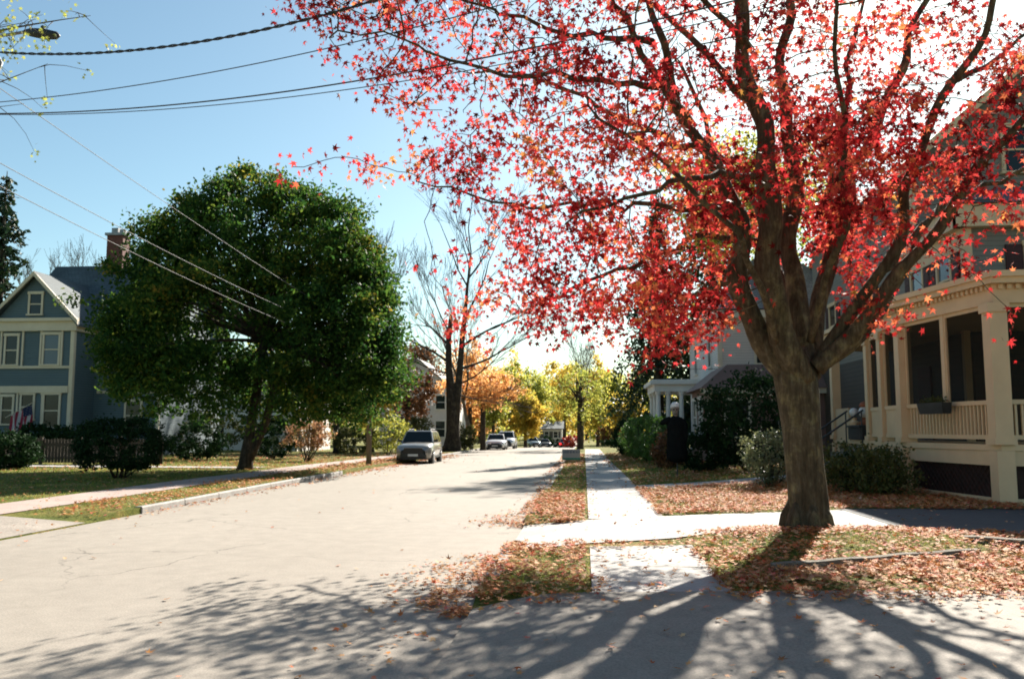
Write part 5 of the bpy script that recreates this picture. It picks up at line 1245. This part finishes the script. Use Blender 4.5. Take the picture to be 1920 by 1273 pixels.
def yard_sign():
    x, y = -.62, 41.5; z0 = ground(x,y); t = thing('yard_sign', 'small rectangular yard sign with dark lettering on the grass verge', 'sign', (x,y,z0), R(4))
    m = MB(); m.box(-.43,.43,-.012,.012,.18,.68); m.build('panel', M['signface'], t, local=True)
    bnd = MB(); bnd.box(-.43,.43,-.016,-.0125,.185,.27); bnd.build('lower_band', M['green_sign'], t, local=True)
    # rows of lettering too small to read in the photo: upright strokes of uneven height
    l = MB(); xx = -.38; rr = random.Random(4)
    while xx < .36:
        wd = rr.uniform(.02,.05); l.box(xx,xx+wd,-.0165,-.0125,.50,.50+rr.uniform(.09,.12)); xx += wd+rr.choice((.015,.02,.05))
    l.build('lettering', M['signblue'], t, local=True)
    for s in (-.3,.3): st = MB(); st.tube([(s,0,-.1),(s,0,.3)], .006, 5); st.build('stake', M['metal'], t, local=True)
yard_sign()
t = thing('street_name_sign', 'small green street name sign on a post beside the dark hedge', 'sign', (4.0,82,ground(4.0,82)))
m = MB(); m.tube([(4.0,82,ground(4,82)-.1),(4.0,82,2.5)], .035, 8); m.build('post', M['galv'], t)
m = MB(); m.box(3.3,4.3,81.98,82.02,2.2,2.45); m.build('name_plate', M['green_sign'], t)

# ------------------------------------------------------------------ halloween figure on a pole
def figure():
    x, y = 2.74, 26.2; z0 = ground(x,y)
    t = thing('halloween_figure', 'black robed scarecrow figure with pale head standing on a thin pole', 'decoration', (x,y,z0), R(-5))
    m = MB(); m.tube([(0,0,-.1),(0.03,0,1.2),(0,0,1.75)], .022, 8); m.build('pole', M['metal'], t, local=True)
    rob = MB(); prof = [(.48,.34,.17),(.60,.36,.19),(.85,.355,.19),(1.15,.33,.18),(1.40,.32,.18),(1.60,.34,.17),(1.70,.31,.15),(1.76,.20,.12),(1.80,.08,.08)]
    n = 28; b0 = 0
    for z, rx, ry in prof:
        for k in range(n):
            q = 2*math.pi*k/n; fo = 1+.05*math.sin(7*q+z*3)*(1.8-z)/1.3
            hem = .035*math.sin(5*q+1)+.02*math.sin(11*q) if z < .5 else 0
            rob.v.append((rx*.83*math.cos(q)*fo, ry*math.sin(q)*fo, z+hem))
    for i in range(len(prof)-1):
        for k in range(n): k2 = (k+1)%n; rob.f.append((i*n+k,i*n+k2,(i+1)*n+k2,(i+1)*n+k))
    rob.f.append(tuple(range(n))[::-1]); rob.f.append(tuple(range((len(prof)-1)*n,len(prof)*n)))
    rob.build('robe', M['black'], t, smooth=True, local=True)
    s = MB(); s.tube([(-.16,0,1.68),(-.30,-.02,1.66),(-.43,-.05,1.60),(-.46,-.05,1.57)], [.12,.10,.07,.03], 10); s.tube([(.16,0,1.66),(.24,-.02,1.55),(.27,-.03,1.25),(.26,-.04,1.05)], [.11,.09,.08,.05], 10); s.build('sleeves', M['black'], t, smooth=True, local=True)
    h = MB(); h.lathe([(.03,-.17),(.07,-.15),(.085,-.09),(.10,-.03),(.125,.04),(.13,.10),(.11,.17),(.06,.21),(.01,.22)], 16, (-.02,0,1.98)); h.build('skull', M['skull'], t, smooth=True, local=True)
    f = MB()
    for sx in (-1,1): f.tube([(-.02+sx*.045,-.10,2.0),(-.02+sx*.045,-.125,2.0)], .028, 10)
    f.hull([(-.035,-.115,1.93),(-.005,-.115,1.93),(-.02,-.12,1.965)],[(-.035,-.13,1.93),(-.005,-.13,1.93),(-.02,-.128,1.965)])
    f.box(-.065,.025,-.10,-.092,1.86,1.885); f.build('face', M['dark'], t, local=True)
    c = MB(); c.lathe([(.135,.07),(.142,.11),(.125,.18),(.075,.235),(.01,.25)], 16, (-.02,.012,1.98)); c.build('hair', M['white'], t, smooth=True, local=True)
    ng = MB(); ng.tube([(0,0,1.74),(-.01,0,1.84)], .05, 10); ng.build('neck', M['skull'], t, local=True)
figure()

# ------------------------------------------------------------------ edging timbers by the red maple
def timber(label, a, b, top, wd=.10):
    a, b = Vector(a), Vector(b); d = (b-a); t = thing('edging_timber', label, 'edging', (a.x,a.y,ground(a.x,a.y)), 0, 'edging strips below the red maple')
    m = MB(); N = 18; u = d.normalized(); nrm = Vector((-u.y,u.x,0)); R_ = []
    for i in range(N+1):
        p = a+d*(i/N); p = p + nrm*(.012*math.sin(i*.7)); zt = top+.005*math.sin(i*1.3); R_.append([p, p+nrm*wd, p+nrm*wd+Vector((0,0,zt)), p+nrm*.01+Vector((0,0,zt-.01))])
    for r_ in R_:
        for q in (0,1): r_[q].z = .02
    for i in range(N): 
        m.add(list(R_[i])+list(R_[i+1]), [(0,4,7,3),(3,7,6,2),(1,2,6,5)])
    m.add(list(R_[0]), [(0,3,2,1)]); m.add(list(R_[-1]), [(0,1,2,3)])
    m.build('strip', M['timber'], t)
timber('long weathered edging strip just below the red maple trunk', (1.95,9.32,0), (4.62,10.72,0), .22, .07)
timber('second edging strip at the right edge of the photo', (4.75,11.5,0), (7.2,10.3,0), .27)

# ------------------------------------------------------------------ leaf litter and grass
def dens(x, y):
    xr = xl(y)
    if y < 7.9 and x > -1:                                # near driveway
        e = max(0, 1-abs(y-7.9-max(0,.12*(x-1.3)))/.9); return 6+(260 if x < .1 or x > 1.35 else 60)*e**3
    if -1.0 <= x <= .06:
        if 11.35 < y < 14.2: return 2 + 300*math.exp(-((y-11.3)/.14)**2)+120*math.exp(-((y-14.3)/.25)**2)
        if y <= 11.35: return 700*max(.12,(.55+.6*math.sin(x*5+y*2.3)*math.cos(y*2.1-x*3))) + 420*math.exp(-((y-8.0)/.35)**2) + 420*math.exp(-((y-11.25)/.2)**2)
        return 620 if y < 20 else 60 if y < 60 else 15
    if .06 < x < 1.34:
        if 11.2 < y < 14.4: return 3
        edge = math.exp(-((x-1.34)/.12)**2)+math.exp(-((x-.06)/.10)**2)
        if y < 11.3: return 22 + 120*edge + 380*sm((y-10.9)/.3) + 40*math.exp(-((y-8)/.3)**2)
        return 5 + 40*edge
    if x >= 1.34:
        yn = np.interp(x, [p[0] for p in D2n], [p[1] for p in D2n]); yf = np.interp(x, [p[0] for p in D2f], [p[1] for p in D2f])
        if y < yn-.02 and x < 4.7 or (x >= 4.7 and y < 12.9-.08*(x-4.7)):
            if y < 7.9+.11*(x-1.3)-.15 + .12*math.sin(x*3): return 5+60*math.exp(-((7.9+.11*(x-1.3)-.15-y)/.4)**2)
            front = y < 9.3+(x-1.9)*.52
            g = math.exp(-(((x-3.6)/1.5)**2+((y-11.2)/.8)**2))
            return (800 if front else 480-260*g)
        if y < yf and x < 4.7: return 1.5 + 260*math.exp(-((y-yn)/.10)**2)
        if x >= 4.7 and y < 16.8: return 4
        if y < 22.0+.36*(x-1.34): return 620 if y < 19 else 520
        if y < 23.3+.36*(x-1.34): return 6
        if x > 5.6 and y < 24: return 60
        return 150 if y < 30 else 50
    if xr < x < -1.0:
        # gutters and road
        e = 0
        if 7.5 < y < 11.1: e += 480*math.exp(-max(0,(-1.0-x))**2/(.36+.28*math.sin((y-7.5)/3.6*math.pi))**2)
        if 14.3 < y < 24: e += 380*math.exp(-((-1.0-x)/(.18+.50*math.exp(-((y-15.2)/1.4)**2)))**2)
        if y >= 24: e += 80*math.exp(-((-1.0-x)/.3)**2)
        if 5.2 < y < 8.2: e += 22*math.exp(-((x+1.2)/.7)**2)
        if 16 < y < 32: e += 130*math.exp(-((x-xr)/.30)**2)
        if y < 17: e += 14*math.exp(-((x-xr)/.4)**2)
        if y >= 30: e += 90*math.exp(-((x-xr)/.8)**2)
        return e + .25
    if x > xr-1.7: return (110 if y > 14.6 else 6)
    if x > xr-3.2: return 6
    return 22 if y < 50 else 10
cells = []
for (x0,x1,y0,y1,s,cap) in ((-9.5,8.5,4.2,25,.25,1.0),(-22,8,25,60,.5,.5),(-20,-9.5,14,25,.5,.7)):
    nxn = int((x1-x0)/s); nyn = int((y1-y0)/s)
    for i in range(nxn):
        for j in range(nyn):
            cx_, cy_ = x0+(i+.5)*s, y0+(j+.5)*s
            if cx_ > .6*cy_+1.2: continue
            k = rng.poisson(dens(cx_, cy_)*s*s*cap*rng.gamma(2.2,1/2.2))
            for _ in range(k):
                X, Y_ = cx_+(random.random()-.5)*s, cy_+(random.random()-.5)*s
                onroad = xl(Y_) < X < -1.0
                z = (hz(Y_) if onroad else ground(X, Y_))+(.016 if onroad else .04)
                cells.append((X, Y_, z+random.random()**2*.05*min(1,dens(cx_,cy_)/150)))
cells = np.array(cells); print('litter', len(cells))
far_f = np.clip(cells[:,1]/22, 1, 2.2)
tag(leaves('leaf_litter', cells, rng.uniform(.028,.062,len(cells))*far_f, STAR, M['litter'], None, 'flat'), 'fallen brown, orange and red leaves scattered over ground and gutters', 'fallen leaves', kind='stuff')

# grass blades
gp = []
def grassy(x, y):
    if x > -1.0 and x < .05: return (7.9 < y < 11.2) or y > 14.5
    if x > 1.36:
        yn = np.interp(x, [p[0] for p in D2n], [p[1] for p in D2n]); yf = np.interp(x, [p[0] for p in D2f], [p[1] for p in D2f])
        if y < yn-.05: return y > 8.2+.11*(x-1.3) and (y > 9.5+(x-1.9)*.52 or x < 1.9)
        if y < yf+.05: return False
        if x > 4.7 and y < 16.9: return False
        return not (22.0+.36*(x-1.34) < y < 23.3+.36*(x-1.34) and x < 5.7)
    if x < xl(y)-.15: return y > 15 and not (xl(y)-3.2 < x < xl(y)-1.65) and not (33.4 < y < 35.1)
    return False
while len(gp) < 60000:
    y = 8+ (random.random()**1.6)*38; x = random.uniform(-.75*y, .5*y+1)
    if x < -.8 and random.random() < .35: continue
    if -1 < x < .05 and y < 20 and random.random() < .5: continue
    if grassy(x, y):
        gp.append((x, y, ground(x,y)))
gp = np.array(gp); n = len(gp)
sc_ = np.clip(gp[:,1]/14, .8, 3)
a = rng.uniform(0, 6.28, n); wd = .006*sc_; hh = rng.uniform(.02,.055,n)*np.clip(gp[:,1]/16,1,1.4)
dx, dy = np.cos(a), np.sin(a); lean = rng.normal(0,.03,(n,2))
V = np.stack([gp+np.stack([dx*wd,dy*wd,0*a],1), gp-np.stack([dx*wd,dy*wd,0*a],1), gp+np.stack([lean[:,0],lean[:,1],hh],1)],1).reshape(-1,3)
tag(np_mesh('grass', V, np.arange(3*n), 3, M['blade']), 'short patchy lawn grass of verges and front yards', 'grass', kind='stuff')
